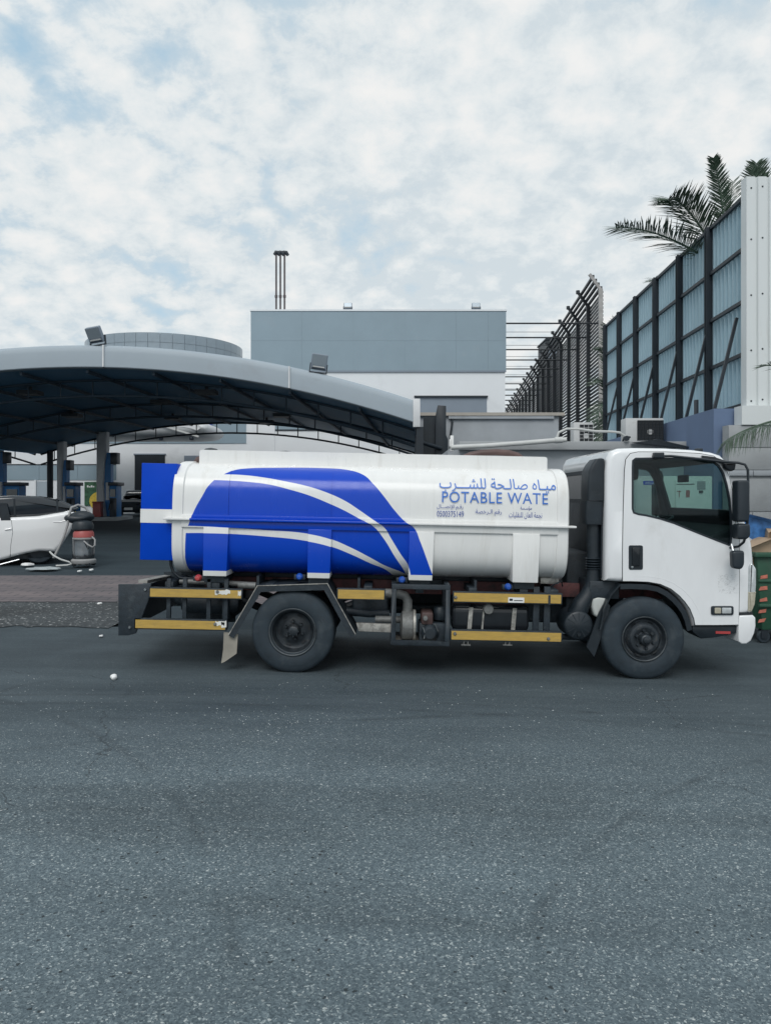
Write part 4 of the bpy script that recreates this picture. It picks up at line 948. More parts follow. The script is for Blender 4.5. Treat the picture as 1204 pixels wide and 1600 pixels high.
for k in range(12):
    a = 2 * math.pi * k / 12; MB().bar((ax + 0.03 * math.cos(a), 0.108, az + 0.03 * math.sin(a)), (ax + 0.128 * math.cos(a), 0.115, az + 0.128 * math.sin(a)), 0.008, 0.010).build('cover_rib', 'black_plastic', ac)
MB().lathe([(0.0, -0.03), (0.016, -0.03), (0.02, -0.02), (0.02, 0.0)], (ax, 0.115, az - 0.085), 'y', 14).build('dust_valve', 'black_plastic', ac)
wt = MB(); slab(wt, round_poly([T(923, 934, .2), T(930, 930, .2), T(945, 932, .2), T(946, 945, .2), T(940, 958, .2), T(934, 965, .2), T(926, 962, .2), T(922, 948, .2)], 0.03), 0.14, 0.30, 0.03)
wt = wt.build('washer_bottle', 'translucent_tank', truck); wc = T(940, 930, .22)
MB().lathe([(0.0, 0.03), (0.02, 0.03), (0.026, 0.02), (0.026, -0.02)], (wc[0], 0.22, wc[1]), 'z', 14).build('bottle_cap', 'black_plastic', wt)
for px in (1060, 1093):
    x_, z_ = T(px, 701, 0.5)
    part('roof_marker', 'black_plastic', MB().box(x_ - 0.03, x_ + 0.03, 0.5, 0.58, z_ - 0.03, z_ + 0.004), cab, bev=0.005)
# ------------------------------------------------------------------ buildings behind
def GB(x, y): return gz(x, y) - 0.3
bd = 46.0
hall = thing('warehouse_hall', 'tall white hall with a grey clad top band and two roof floodlights', 'building', (0, bd, 0))
xa, xb = WX(392, bd), WX(790, bd); zt, zm = WZ(486.5, bd), WZ(579, bd)
MB().box(xa + 0.05, xb - 0.05, 0, 74, 0.0, zm + 0.05).build('wall', 'wall_white', hall)
MB().box(xa + 0.06, xb - 0.06, -0.035, 74, zm, zt - 0.05).build('upper_wall', 'clad_grey', hall)
px_cuts = [392, 472, 552, 632, 712, 762, 790]
for a, b in zip(px_cuts, px_cuts[1:]):
    for q, (za, zb) in enumerate(((zm, (zm + zt) / 2), ((zm + zt) / 2, zt))):
        MB().box(WX(a, bd) + 0.003, WX(b, bd) - 0.003, -0.06, 0.02, za + 0.003, zb - 0.003).build('cladding_panel', 'clad_grey', hall)
MB().box(xa - 0.04, xb + 0.04, -0.10, 74, zt, zt + 0.10).build('parapet_cap', 'wall_white', hall)
MB().box(xa, xb, -0.09, -0.0, zm - 0.10, zm - 0.004).build('band_trim', 'clad_grey_dark', hall)
w0, w1 = WX(648, bd), WX(760, bd); h0, h1 = WZ(672, bd), WZ(621, bd)
wn = MB().box(w0, w1, -0.03, 0.02, h0, h1).build('window_band', 'clad_grey_dark', hall)
MB().box(w0 - 0.05, w1 + 0.05, -0.16, -0.0, h1, h1 + 0.09).build('window_head', 'steel_dark', wn)
w0, w1 = WX(430, bd), WX(560, bd)
MB().box(w0, w1, -0.03, 0.02, WZ(671, bd), WZ(640, bd)).build('wall_panel', 'clad_grey', hall)
MB().box(w0, w1, -0.05, 0.02, WZ(673, bd), WZ(671.2, bd)).build('panel_trim', 'steel_dark', hall)
MB().box(WX(428.5, bd), WX(429.5, bd), -0.06, 0.0, 0.4, WZ(640, bd)).build('down_pipe', 'wall_white', hall)
for q in range(3):
    px = (431.5, 438, 444.5)[q]; x = WX(px, bd + 3); zt2 = WZ(397, bd + 3)
    ch = MB().tube([(x, bd + 3, zt - 0.3), (x, bd + 3, zt2)], 0.06, 10).tube([(x, bd + 3, zt + 1.6), (x, bd + 3, zt + 1.75)], 0.095, 10).build('flue_pipe', 'chimney_rust')
    tag(ch, ('slim rusty flue pipe on hall roof, nearest the canopy side of three', 'slim rusty flue pipe, middle one of three on the hall roof', 'slim rusty flue pipe on hall roof, nearest its floodlights of three')[q], 'flue pipe', 'flue pipes on the hall roof')
    MB().tube([(x - 0.12, bd + 3, zt2 - 0.05), (x, bd + 3, zt2 + 0.12), (x + 0.1, bd + 3, zt2 + 0.10), (x + 0.22, bd + 3, zt2 - 0.08)], [0.1, 0.13, 0.13, 0.1], 10).build('rain_cap', 'steel_dark', ch)
def floodlight(base, wdt, hgt, tilt, label, yaw=0.0, lean=0.0, group=None):
    f = thing('floodlight', label, 'floodlight', base, (0, lean, yaw), group)
    b = MB(); slab(b, round_poly([(-wdt / 2, 0), (wdt / 2, 0), (wdt / 2, hgt), (-wdt / 2, hgt)], 0.04), -0.07, 0.07, 0.02)
    h = b.build('lamp_head', 'clad_grey_dark', f); h.location = (0, 0, 0.10); h.rotation_euler = (tilt, 0, 0)
    MB().box(-wdt * 0.43, wdt * 0.43, -0.078, -0.068, hgt * 0.30, hgt * 0.94).build('lens', 'drum_panel', h)
    MB().box(-wdt * 0.43, wdt * 0.43, -0.085, -0.068, hgt * 0.04, hgt * 0.14).build('driver_box', 'pump_dark', h)
    MB().box(-wdt * 0.36, wdt * 0.36, -0.09, -0.072, hgt * 0.17, hgt * 0.25).build('cable_entry', 'pvc', h)
    MB().box(-wdt / 2 - 0.03, -wdt / 2, -0.03, 0.03, 0, hgt * 0.6).box(wdt / 2, wdt / 2 + 0.03, -0.03, 0.03, 0, hgt * 0.6).box(-wdt / 2, wdt / 2, -0.03, 0.03, 0.0, 0.03).build('yoke', 'steel_dark', f)
    return f
for px, lb in ((543, 'small grey floodlight on the hall roof edge, nearer the flue pipes'), (744, 'small grey floodlight on the hall roof edge, far from the flue pipes')):
    floodlight((WX(px, bd), bd + 0.2, zt + 0.09), 0.50, 0.40, R(-20), lb)
# low white wing behind the filling station
wd_ = 52.0
wing = thing('station_shop', 'long white low building with grey wall bands behind the fuel pumps', 'building', (0, wd_, 0))
xa, xb = WX(-260, wd_), WX(431, wd_)
xb = WX(392, 46) - 0.05
MB().box(xa, xb, 0, 20, 0.0, 8.4).build('wall', 'wall_white', wing)
def wpan(name, p0, p1, q0, q1, mat, pr=0.04, parent=wing):
    return MB().box(WX(p0, wd_), WX(p1, wd_), -pr, 0.01, WZ(q1, wd_), WZ(q0, wd_)).build(name, mat, parent)
for a, b in ((-250, -120), (-120, 10), (10, 140), (140, 262), (262, 385)): wpan('cladding_panel', a + 0.3, b - 0.3, 632, 693, 'clad_grey')
for a, b in ((-120, 0), (0, 62), (62, 122), (122, 182)): wpan('stripe_panel', a + 0.2, b - 0.2, 727, 750, 'clad_grey')
wpan('stripe_trim', -120, 182, 725.2, 726.6, 'steel_dark', 0.06)
dr = wpan('roller_door', 211, 258, 711, 802, 'steel_dark', 0.05); wpan('door_head', 209.5, 259.5, 708.8, 710.8, 'clad_grey_dark', 0.09, dr)
dr = wpan('door', 58, 78, 752, 804, 'canopy_fascia', 0.05); wpan('door_frame', 55, 57.6, 750, 804, 'wall_white', 0.12, dr)
wpan('window', 288, 312, 712, 735, 'clad_grey_dark', 0.05)
wpan('blue_sign', 300, 316, 645, 668, 'letter_dark', 0.12); wpan('blue_sign', 318, 332, 645, 668, 'letter_dark', 0.12)
ps = wpan('poster', 133, 154, 753, 790, 'poster_green', 0.08)
fl = MB(); pc = W(155, 783, wd_); pts = []
fl.lathe([(0.0, -0.10), (0.62, -0.095), (0.62, -0.082)], (pc.x, 0, pc.z), 'y', 24); fl.build('yellow_flower', 'poster_yellow', ps)
rnd = random.Random(8)
for k in range(4): wpan('print_line', 137 + k * 3, 139.4 + k * 3, 759 + rnd.uniform(-1, 1), 761.5, 'paper', 0.09, ps)
# round panelled drum over the shop
Dc, Rr = 60.0, 5.9; dcx = WX(259, Dc); dzt = WZ(519, Dc - Rr)
drum = thing('rooftop_drum', 'round grey panelled drum rising behind the fuel canopy', 'rooftop drum', (dcx, Dc, 8.38))
MB().lathe([(Rr - 0.12, 0), (Rr - 0.12, dzt - 8.38 - 0.05), (0, dzt - 8.38 - 0.05)], (0, 0, 0), 'z', 96).build('inner_wall', 'clad_grey_dark', drum)
NP = 44; rows_ = [(dzt - 2.05, dzt - 1.38), (dzt - 1.36, dzt - 0.69), (dzt - 0.67, dzt)]
for j, (za, zb) in enumerate(rows_):
    a0, a1 = -math.pi / NP + 0.0018, math.pi / NP - 0.0018
    mb = MB(); z0, z1 = za - 8.38, zb - 8.38
    pts = [(Rr * math.cos(a), Rr * math.sin(a)) for a in (a0, 0, a1)]
    for p, q in zip(pts, pts[1:]): mb.quad((*p, z0), (*q, z0), (*q, z1), (*p, z1))
    for p in (pts[0], pts[-1]): mb.quad((*p, z0), (*p, z1), (p[0] * 0.985, p[1] * 0.985, z1), (p[0] * 0.985, p[1] * 0.985, z0))
    mb.quad((*pts[0], z1), (*pts[-1], z1), (pts[-1][0] * .985, pts[-1][1] * .985, z1), (pts[0][0] * .985, pts[0][1] * .985, z1))
    pm = mb.mesh('drum_panel', 'drum_panel')
    for k in range(NP):
        a = 2 * math.pi * k / NP
        if math.sin(a) > 0.35: continue
        o = link('drum_panel', pm, drum); o.rotation_euler = (0, 0, a)
# rounded white entrance roof below the canopy's far edge
er = thing('entrance_roof', 'white roof with a smooth rounded nose under the far edge of canopy', 'roof', (0, 44.5, 0))
pr_ = [(WX(60, 44.5), WZ(662, 44.5)), (WX(250, 44.5), WZ(651, 44.5)), (WX(285, 44.5), WZ(650.5, 44.5)), (WX(305, 44.5), WZ(654, 44.5)), (WX(318, 44.5), WZ(660, 44.5)), (WX(323, 44.5), WZ(668, 44.5)), (WX(319, 44.5), WZ(675, 44.5)), (WX(308, 44.5), WZ(679.5, 44.5)), (WX(290, 44.5), WZ(681, 44.5)), (WX(60, 44.5), WZ(681, 44.5))]
b = MB(); slab(b, round_poly(pr_, 0.5, 3), 0.0, 5.5, 0.6, 4); b.build('roof_shell', 'column_white', er)
MB().bar((WX(225, 44.3), -0.1, WZ(656, 44.3)), (WX(310, 44.3), -0.1, WZ(682, 44.3)), 0.05, 0.10).build('edge_strip', 'pvc', er)
for p in (248, 296): MB().lathe([(0.0, -0.22), (0.12, -0.2), (0.15, -0.1), (0.1, 0.0)], (WX(p, 44.5), 0.5, WZ(681.3, 44.5)), 'z', 12).build('down_light', 'pump_dark', er)

# ------------------------------------------------------------------ fuel station canopy (two vaults side by side)
CD0, CD1, CXC, CZA, CK, CHS = 24.0, 42.0, WX(130, 24), WZ(574, 24), 0.0162, 10.32
SK = 0.055                                           # the axis runs slightly to the right
def canopy(xc, label, full=True):
    cn = thing('fuel_canopy', label, 'canopy', (xc, CD0, 0), group='vaulted fuel canopies')
    NX = 56
    def zc(u): return CZA - CK * u * u
    us = [-CHS + 2 * CHS * i / NX for i in range(NX + 1)]
    def sh(y): return SK * y
    LEN = CD1 - CD0; FH = 0.72
    mb = MB()
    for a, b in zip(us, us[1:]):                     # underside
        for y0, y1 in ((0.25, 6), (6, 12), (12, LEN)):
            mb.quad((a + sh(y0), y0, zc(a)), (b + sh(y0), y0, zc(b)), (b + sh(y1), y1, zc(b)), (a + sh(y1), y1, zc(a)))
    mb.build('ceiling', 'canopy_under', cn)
    mb = MB()
    for a, b in zip(us, us[1:]):
        mb.quad((a, 0.2, zc(a) + FH * 0.93), (b, 0.2, zc(b) + FH * 0.93), (b + sh(LEN), LEN, zc(b) + 0.25), (a + sh(LEN), LEN, zc(a) + 0.25))
        mb.quad((a + sh(LEN), LEN, zc(a)), (b + sh(LEN), LEN, zc(b)), (b + sh(LEN), LEN, zc(b) + 0.25), (a + sh(LEN), LEN, zc(a) + 0.25))
    mb.build('roof_skin', 'canopy_fascia', cn)
    # fascia in bulging membrane panels with seams between
    prof = [(0.26, 0.0), (0.02, 0.006), (0.0, 0.03), (0.0, 0.25), (0.005, 0.48), (0.02, 0.62), (0.06, 0.68), (0.14, 0.715), (0.25, 0.72)]
    seams = [-CHS, -5.2, 0.64, 6.44, CHS]
    for s0, s1 in zip(seams, seams[1:]):
        n = max(4, int((s1 - s0) / 0.3)); mb = MB()
        uu = [s0 + 0.012 + (s1 - s0 - 0.024) * i / n for i in range(n + 1)]
        for a, b in zip(uu, uu[1:]):
            for (y0, h0), (y1, h1) in zip(prof, prof[1:]): mb.quad((a, y0, zc(a) + h0), (b, y0, zc(b) + h0), (b, y1, zc(b) + h1), (a, y1, zc(a) + h1))
        mb.build('fascia_panel', 'canopy_fascia', cn)
        if s0 > -CHS: MB().prism([(s0 - 0.022, zc(s0) + 0.02), (s0 + 0.022, zc(s0) + 0.02), (s0 + 0.022, zc(s0) + 0.70), (s0 - 0.022, zc(s0) + 0.70)], -0.055, 0.03).build('fascia_seam', 'column_white', cn)
    # arch trusses
    for y in (2.4, 9.2, LEN - 0.1):
        for off, rad in ((0.03, 0.055), (0.58, 0.05)):
            MB().tube([(u + sh(y), y, zc(u) - off) for u in us[::2]], rad, 8).build('truss_chord', 'steel_dark' if y > 12 else 'truss', cn)
        k = 0
        for i in range(2, NX - 1, 3):
            u = us[i]; MB().tube([(u + sh(y), y, zc(u) - 0.03), (u + sh(y), y, zc(u) - 0.58)], 0.028, 6).build('truss_post', 'steel_dark' if y > 12 else 'truss', cn)
    for u in (-8.6, -6.4, -4.2, -2.1, 0.0, 2.1, 4.2, 6.4, 8.6):
        MB().box(0, 0.07, 0, LEN - 0.4, -0.11, -0.012)
        MB().bar((u + sh(0.3), 0.3, zc(u) - 0.08), (u + sh(LEN), LEN, zc(u) - 0.08), 0.07, 0.10).build('purlin', 'truss', cn)
    for u, y in ((-3.2, 3), (3.0, 3), (0, 7), (-4.5, 9), (4.5, 9), (-1.5, 13), (2.8, 14)):
        MB().box(u + sh(y) - 0.35, u + sh(y) + 0.35, y - 0.3, y + 0.3, zc(u) - 0.30, zc(u) - 0.16).box(u + sh(y) - 0.05, u + sh(y) + 0.05, y - 0.05, y + 0.05, zc(u) - 0.16, zc(u) - 0.01).build('ceiling_light', 'steel_dark', cn)
    for u, y in ((CHS - 0.16, 0.35), (CHS - 0.16, LEN - 0.2), (-CHS + 0.55, LEN - 0.2)):
        if not full: continue
        g = gz(xc + u, CD0 + y) - 0.1
        if y > 5: MB().tube([(u + sh(y), y, g), (u + sh(y), y, zc(u))], 0.16, 14).build('post', 'steel_dark', cn)
    return cn
cn1 = canopy(CXC, 'wide grey vaulted fuel station canopy ending beside the dark steel posts')
cn2 = canopy(CXC - 2 * CHS - 0.3, 'neighbouring fuel canopy, only its far corner shows beyond the first vault', False)
# end trim and paired steel posts at the right end of the near vault
ex = CXC + CHS - CXC
MB().box(ex - 0.02, ex + 0.20, -0.07, 0.3, CZA - CK * CHS ** 2 - 0.14, CZA - CK * CHS ** 2 + 0.74).build('end_trim', 'column_white', cn1, bev=0.01)
def ibeam(x0, x1, y0, y1, z0, z1): return MB().box(x0, x1, y0, y0 + 0.03, z0, z1).box(x0, x1, y1 - 0.03, y1, z0, z1).box((x0 + x1) / 2 - 0.015, (x0 + x1) / 2 + 0.015, y0 + 0.03, y1 - 0.03, z0, z1)
xA = WX(650, 24) - CXC; ibeam(xA, xA + 0.22, 0.0, 0.25, -0.2, WZ(668, 24) + 0.02).build('steel_post', 'steel_dark', cn1)
psx = WX(680, 24.6); pst = thing('steel_column', 'dark steel column standing beside the canopy end and plastered block', 'column', (psx, 24.6, 0))
pp = MB().prism([(0, -0.2), (0.40, -0.2), (0.40, WZ(686, 24.6)), (0.34, WZ(680, 24.6)), (0.34, WZ(634, 24.6)), (0.08, WZ(633, 24.6)), (0.03, WZ(645, 24.6)), (0, WZ(660, 24.6))], 0.0, 0.3)
pp.build('web', 'steel_dark', pst, bev=0.01)
MB().box(WX(661, 25) - psx, WX(681, 25) - psx, 0.35, 0.4, -0.2, WZ(651, 25)).build('back_plate', 'black_plastic', pst)
MB().tube([(WX(655, 24) - psx, -0.3, WZ(689, 24)), (WX(690, 24.3) - psx, -0.05, WZ(700, 24.3))], 0.07).build('stay_pipe', 'steel_dark', pst)
floodlight((WX(152, 24), 24.1, CZA + 0.70), 0.50, 0.50, R(28), 'large floodlight on the crest of the canopy before the round drum', yaw=R(-14), lean=R(-6))
floodlight((WX(496, 24), 24.1, CZA - CK * (WX(496, 24) - CXC) ** 2 + 0.70), 0.50, 0.50, R(12), 'large floodlight on the sloping end of canopy before the hall', yaw=R(8), lean=R(7))
# pump islands
def column(px0, px1, D, label):
    x0, x1 = WX(px0, D), WX(px1, D); zt_ = CZA - CK * ((x0 + x1) / 2 - CXC - SK * (D - 24)) ** 2 if abs((x0 + x1) / 2 - CXC - SK * (D - 24)) < CHS else WZ(672, D)
    g = gz(x0, D); c = thing('canopy_column', label, 'column', (x0, D, g), group='columns at the pump islands')
    w_ = x1 - x0; h = zt_ - g - 0.02
    pol = [(0, 0), (w_ * 1.15, 0), (w_ * 0.95, h * 0.2), (w_ * 0.85, h * 0.42), (w_ * 0.95, h * 0.62), (w_ * 1.15, h * 0.8), (w_ * 1.15, h), (0, h)]
    b = MB(); slab(b, pol, 0, 0.6, 0.12); b.build('shaft', 'column_white', c)
    MB().prism([(w_ * 1.16, 0.1), (w_ * 1.6, 0.1), (w_ * 1.6, h * 0.76), (w_ * 1.16, h * 0.76), (w_ * 0.97, h * 0.62), (w_ * 0.87, h * 0.42), (w_ * 0.97, h * 0.2)], 0.1, 0.5).build('blue_fin', 'column_blue', c)
    MB().box(w_ * 1.61, w_ * 2.35, 0.0, 0.5, h * 0.63, h * 0.76).build('number_box', 'pump_dark', c, bev=0.02)
    MB().box(w_ * 1.15, w_ * 1.5, -0.05, 0.09, h * 0.22, h * 0.42).build('notice', 'paper', c)
    return c
def fuel_pump(px0, px1, D, label):
    x0, x1 = WX(px0, D), WX(px1, D); g = gz(x0, D) + 0.15; w_ = x1 - x0; h = 1.78
    p = thing('fuel_pump', label, 'fuel pump', (x0, D, g), group='fuel pumps on the islands')
    MB().box(0, w_, 0, 0.8, 0, h * 0.9).build('body', 'column_blue', p, bev=0.03)
    MB().box(-0.04, w_ + 0.10, -0.1, 0.9, h * 0.9 + 0.002, h).build('top_cap', 'pump_dark', p, bev=0.02)
    MB().box(w_ * 0.15, w_ * 0.9, -0.05, -0.002, h * 0.58, h * 0.8).build('display', 'glass_dark', p)
    MB().box(w_ * 0.1, w_ + 0.02, -0.08, -0.004, 0.02, h * 0.54).build('nozzle_bay', 'pump_dark', p, bev=0.02)
    for k in (0.3, 0.6): MB().tube([(w_ * k, -0.1, h * 0.5), (w_ * k - 0.05, -0.25, h * 0.2), (w_ * k, -0.12, h * 0.42)], 0.03, 6).build('hose', 'black_plastic', p)
    return p
for a, b, lb in ((150, 164, 'white canopy column with blue fin beside the dark parked car'), (88, 97.5, 'white canopy column with blue fin behind the vacuum cleaner and white car'), (-12, -2, 'white canopy column with blue fin at the edge of the picture')):
    column(a, b, 40.0, lb)
for a, b, lb in ((171, 182, 'blue fuel pump next to the dark parked car'), (103, 117, 'blue fuel pump above the tail of the white car'), (8, 30, 'blue fuel pump above the roof of the white car')):
    fuel_pump(a, b, 39.4, lb)
mb = MB(); isl = tag(MB().box(WX(0, 39), WX(184, 39), 38.9, 41.4, gz(-15, 40) - 0.2, gz(-15, 40) + 0.15).build('pump_island', 'concrete_grey', bev=0.04), 'low concrete island carrying the fuel pumps and columns', 'kerb island')
rb = thing('litter_bin', 'red square litter bin on the pump island', 'bin', (WX(141, 38.9), 39.2, gz(-15, 39) + 0.15))
MB().box(0, 0.42, 0, 0.4, 0, 0.72).build('body', 'vac_red', rb, bev=0.03); MB().box(-0.02, 0.44, -0.02, 0.42, 0.722, 0.80).build('lid', 'vac_red', rb, bev=0.03)

# ------------------------------------------------------------------ corrugated boundary fence on the right
FDX = 0.05; FD0, FD1 = 13.0, 23.1; FX0 = WX(1163, 13)
fzb, fzt = WZ(634, 13), WZ(302, 13)
cf = thing('corrugated_fence', 'high fence of pale blue corrugated sheets on black steel posts', 'fence', (FX0, FD0, 0), (0, 0, -math.atan(FDX)))
FL = FD1 - FD0; NB = 6; bay = FL / NB
for k in range(NB):
    mb = MB(); y = k * bay + 0.005; y1 = (k + 1) * bay - 0.005; pts = []; p = 0.183
    while y < y1 - 0.02:
        for dy, dx in ((0, 0), (0.075, 0), (0.085, 0.045), (0.120, 0.045), (0.130, 0)):
            if y + dy <= y1: pts.append((y + dy, dx))
        y += p
    pts.append((y1, 0))
    for (ya, xa), (yb, xb) in zip(pts, pts[1:]): mb.quad((0.10 - xa, ya, fzb - 0.35), (0.10 - xb, yb, fzb - 0.35), (0.10 - xb, yb, fzt), (0.10 - xa, ya, fzt))
    mb.build('corrugated_sheet', 'sheet_blue', cf, smooth=False)
    MB().box(0.06, 0.12, k * bay, (k + 1) * bay - 0.004, fzt + 0.002, fzt + 0.05).build('ridge_trim', 'sheet_edge', cf)
for k in range(1, NB + 1):
    y = k * bay - (0.05 if k == NB else 0)
    MB().box(-0.06, 0.06, y - 0.05, y - 0.035, 0, fzt).box(-0.06, 0.06, y + 0.035, y + 0.05, 0, fzt).box(-0.02, -0.005, y - 0.035, y + 0.035, 0, fzt).build('steel_post', 'steel_dark', cf)
for j in range(5):
    z = fzb + (fzt - fzb) * j / 4 + (0.03 if j == 0 else -0.03 if j == 4 else 0)
    MB().box(0.0, 0.055, -0.02, FL, z - 0.03, z + 0.03).build('rail', 'steel_dark', cf)
for k in range(0, NB):
    y = k * bay + (0.25 if k == 0 else 0)
    MB().bar((-0.03, y + 0.02, fzb + 1.55), (-0.42, y + 0.02, fzb - 0.08), 0.05, 0.05).build('brace', 'steel_dark', cf)
bw = tag(MB().box(-0.50, 0.3, 0.05, FL + 1.5, -0.4, fzb - 0.04).build('blue_wall', 'wall_blue', None), 'blue painted wall below the corrugated fence', 'wall')
bw.location = cf.location; bw.rotation_euler = cf.rotation_euler
# white ribbed return facing the road and the block wall under it
rp_ = thing('ribbed_panel', 'tall white ribbed metal cladding facing the road at the fence corner', 'cladding', (FX0 - 0.02, 12.9, 0))
p = 0.19; x = 0.0; sw_ = 0.95; k = 0
while x < 5.6:
    mb = MB(); pts = []; q = 0
    while q < sw_ - 0.02:
        for dx, dy in ((0, -0.035), (0.125, -0.035), (0.135, 0.0), (0.165, 0.0), (0.18, -0.035)): pts.append((x + q + dx, dy))
        q += p
    for (xa, ya), (xb, yb) in zip(pts, pts[1:]): mb.quad((xa, ya, fzb - 0.02), (xb, yb, fzb - 0.02), (xb, yb, WZ(277, 12.9)), (xa, ya, WZ(277, 12.9)))
    mb.build('ribbed_sheet', 'sheet_white', rp_, smooth=False); x += sw_; k += 1
rm = MB().lathe([(0.0, -0.012), (0.012, -0.010), (0.016, 0.0)], (0, 0, 0), 'y', 8).mesh('screw', 'steel_dark')
for z in (WZ(295, 12.9), WZ(375, 12.9), WZ(462, 12.9), WZ(548, 12.9), WZ(627, 12.9)):
    for i in range(6): link('screw', rm, rp_, (0.06 + 0.19 * i, -0.036, z + 0.03 * math.sin(i * 2.1)))
MB().box(-0.02, 0.0, -0.04, 0.16, fzb - 0.02, WZ(277, 12.9)).build('corner_flashing', 'sheet_white', rp_)
bwl = thing('block_wall', 'grey block wall below the white ribbed cladding', 'wall', (WX(1138, 12.75), 12.75, 0))
MB().box(0, 6, 0.02, 0.25, -0.4, WZ(664, 12.75)).build('core', 'concrete_grey', bwl)
MB().box(0.2, 6, -0.03, 0.25, WZ(664, 12.75) + 0.003, fzb - 0.03).build('top_beam', 'sheet_white', bwl)
rows3 = [(-0.3, WZ(842, 12.75)), (WZ(842, 12.75) + 0.015, WZ(800, 12.75)), (WZ(800, 12.75) + 0.012, WZ(748, 12.75)), (WZ(748, 12.75) + 0.05, WZ(735, 12.75)), (WZ(735, 12.75) + 0.012, WZ(700, 12.75)), (WZ(700, 12.75) + 0.012, WZ(665, 12.75))]
for j, (za, zb) in enumerate(rows3):
    x = -0.001 - (0.4 if j % 2 else 0)
    while x < 5.8:
        xx0, xx1 = max(0, x), x + 0.79
        MB().box(xx0, xx1, 0.0 if j != 3 else -0.03, 0.02, za, zb).build('block', 'concrete_grey' if j != 3 else 'plaster_grey', bwl, bev=0.004); x += 0.8
# ------------------------------------------------------------------ low plastered rooms
lr = thing('low_outbuilding', 'low grey outbuilding with a flat slab roof behind the cab', 'building', (0, 14.5, 0))
xa, xb = WX(700, 14.5), WX(1078, 14.5); rz = WZ(690, 14.5)
MB().box(xa, xb - 0.05, 0.08, 8.0, -0.4, rz - 0.16).build('wall', 'plaster_grey', lr)
MB().box(xa + 0.2, WX(1084, 14.5), -0.06, 8.2, rz - 0.157, rz).build('roof_slab', 'concrete_grey', lr, bev=0.01)
MB().box(WX(955, 14.5), WX(985, 14.5), 0.03, 0.085, -0.1, 2.0).build('door', 'clad_grey_dark', lr)
sd2 = 26.0; sh_ = thing('plaster_block', 'stained grey plastered block with beige coping behind the tank', 'building', (0, sd2, 0))
xa, xb = WX(699, sd2), WX(872, sd2); zt_ = WZ(650, sd2)
MB().box(WX(655, sd2), xb, 0.0, 4.0, -0.3, zt_).build('wall', 'plaster_grey', sh_)
MB().box(WX(655, sd2), WX(880.5, sd2), -0.12, 4.2, zt_ + 0.003, WZ(645, sd2)).build('coping', 'coping', sh_)
MB().box(WX(700, sd2), WX(864, sd2), -0.10, -0.02, zt_ - 0.10, zt_ + 0.0).build('drip_edge', 'plaster_grey', sh_)
MB().tube([(WX(706, sd2), -0.06, zt_), (WX(705.5, sd2), -0.06, zt_ - 0.3), (WX(703, sd2), -0.06, zt_ - 0.7), (WX(703, sd2), -0.06, 1)], 0.035, 6).build('cable', 'black_plastic', sh_)
br_ = tag(MB().box(WX(700.5, 14.6), WX(705.5, 14.6), 14.2, 14.28, WZ(707, 14.6), WZ(683, 14.6)).box(WX(701.5, 14.2), WX(704, 14.2), 14.17, 14.2, WZ(700, 14.6), WZ(689, 14.6)).build('meter_bracket', 'paper', bev=0.005), 'narrow white bracket at the end of the white pipe', 'bracket')
pvc = tag(MB().tube([W(704, 699, 14.2), W(760, 696.5, 14.2), W(820, 692, 14.2), W(868, 688, 14.2), W(884, 687, 14.2)], 0.045, 12).tube([W(866, 688, 14.2), W(878, 687.3, 14.2)], 0.058, 12).tube([W(721, 699, 14.3), W(721, 702, 14.3)], 0.05).build('pvc_pipe', 'pvc'), 'white plastic pipe rising along the outbuilding roof edge', 'pipe')
cb_ = tag(MB().tube([W(868, 690, 14.6), W(872, 676, 14.6), W(885, 670, 14.6), W(905, 670.5, 14.6), W(930, 674, 14.6), W(955, 674.5, 14.6), W(968, 676, 14.6), W(978, 683, 14.6), W(982, 690, 14.6)], 0.024, 8).build('roof_hose', 'pvc'), 'thin white hose arching over the outbuilding roof', 'hose')
def ac_unit(px0, px1, D, top, label, grid):
    x0, x1 = WX(px0, D), WX(px1, D); h = WZ(top, D) - rz; w_ = x1 - x0
    a = thing('air_conditioner', label, 'air conditioner', (x0, D, rz + 0.002), group='air conditioners on the outbuilding roof')
    MB().box(0, w_, 0, 0.34, 0.06, h).build('casing', 'ac_white', a, bev=0.012)
    for f in (0.12, 0.8): MB().box(w_ * f, w_ * f + 0.06, 0, 0.34, 0, 0.062).build('foot', 'steel_dark', a)
    g0, g1 = w_ * grid[0], w_ * grid[1]
    gb = MB().box(g0, g1, -0.012, 0.002, 0.10, h - 0.05).build('fan_opening', 'interior', a)
    MB().lathe([(0.0, -0.016), (0.06, -0.016), (0.06, -0.012)], ((g0 + g1) / 2, 0, h / 2), 'y', 14).build('fan_hub', 'ac_white', gb)
    nv, nh = grid[2], grid[3]
    for k in range(nv + 1): MB().box(g0 + (g1 - g0) * k / nv - 0.004, g0 + (g1 - g0) * k / nv + 0.004, -0.028, -0.018, 0.10, h - 0.05).build('grille_bar', 'ac_white' if nv < 4 else 'black_plastic', a)
    for k in range(nh + 1): z_ = 0.10 + (h - 0.15) * k / nh; MB().box(g0, g1, -0.034, -0.028, z_ - 0.004, z_ + 0.004).build('grille_bar', 'ac_white' if nv < 4 else 'black_plastic', a)
ac_unit(896, 926, 17.0, 660, 'small air conditioner with white barred grille at the screen foot', (0.28, 0.98, 3, 6))
ac_unit(977, 1036, 15.6, 653.5, 'larger air conditioner with dark grille below the corrugated fence', (0.30, 0.98, 7, 7))
pl = tag(MB().box(WX(1084, 14.35), WX(1089, 14.35), 14.3, 14.38, -0.3, WZ(625, 14.35)).build('black_post', 'steel_dark', bev=0.005), 'slim black square post rising above the cab roof', 'post')
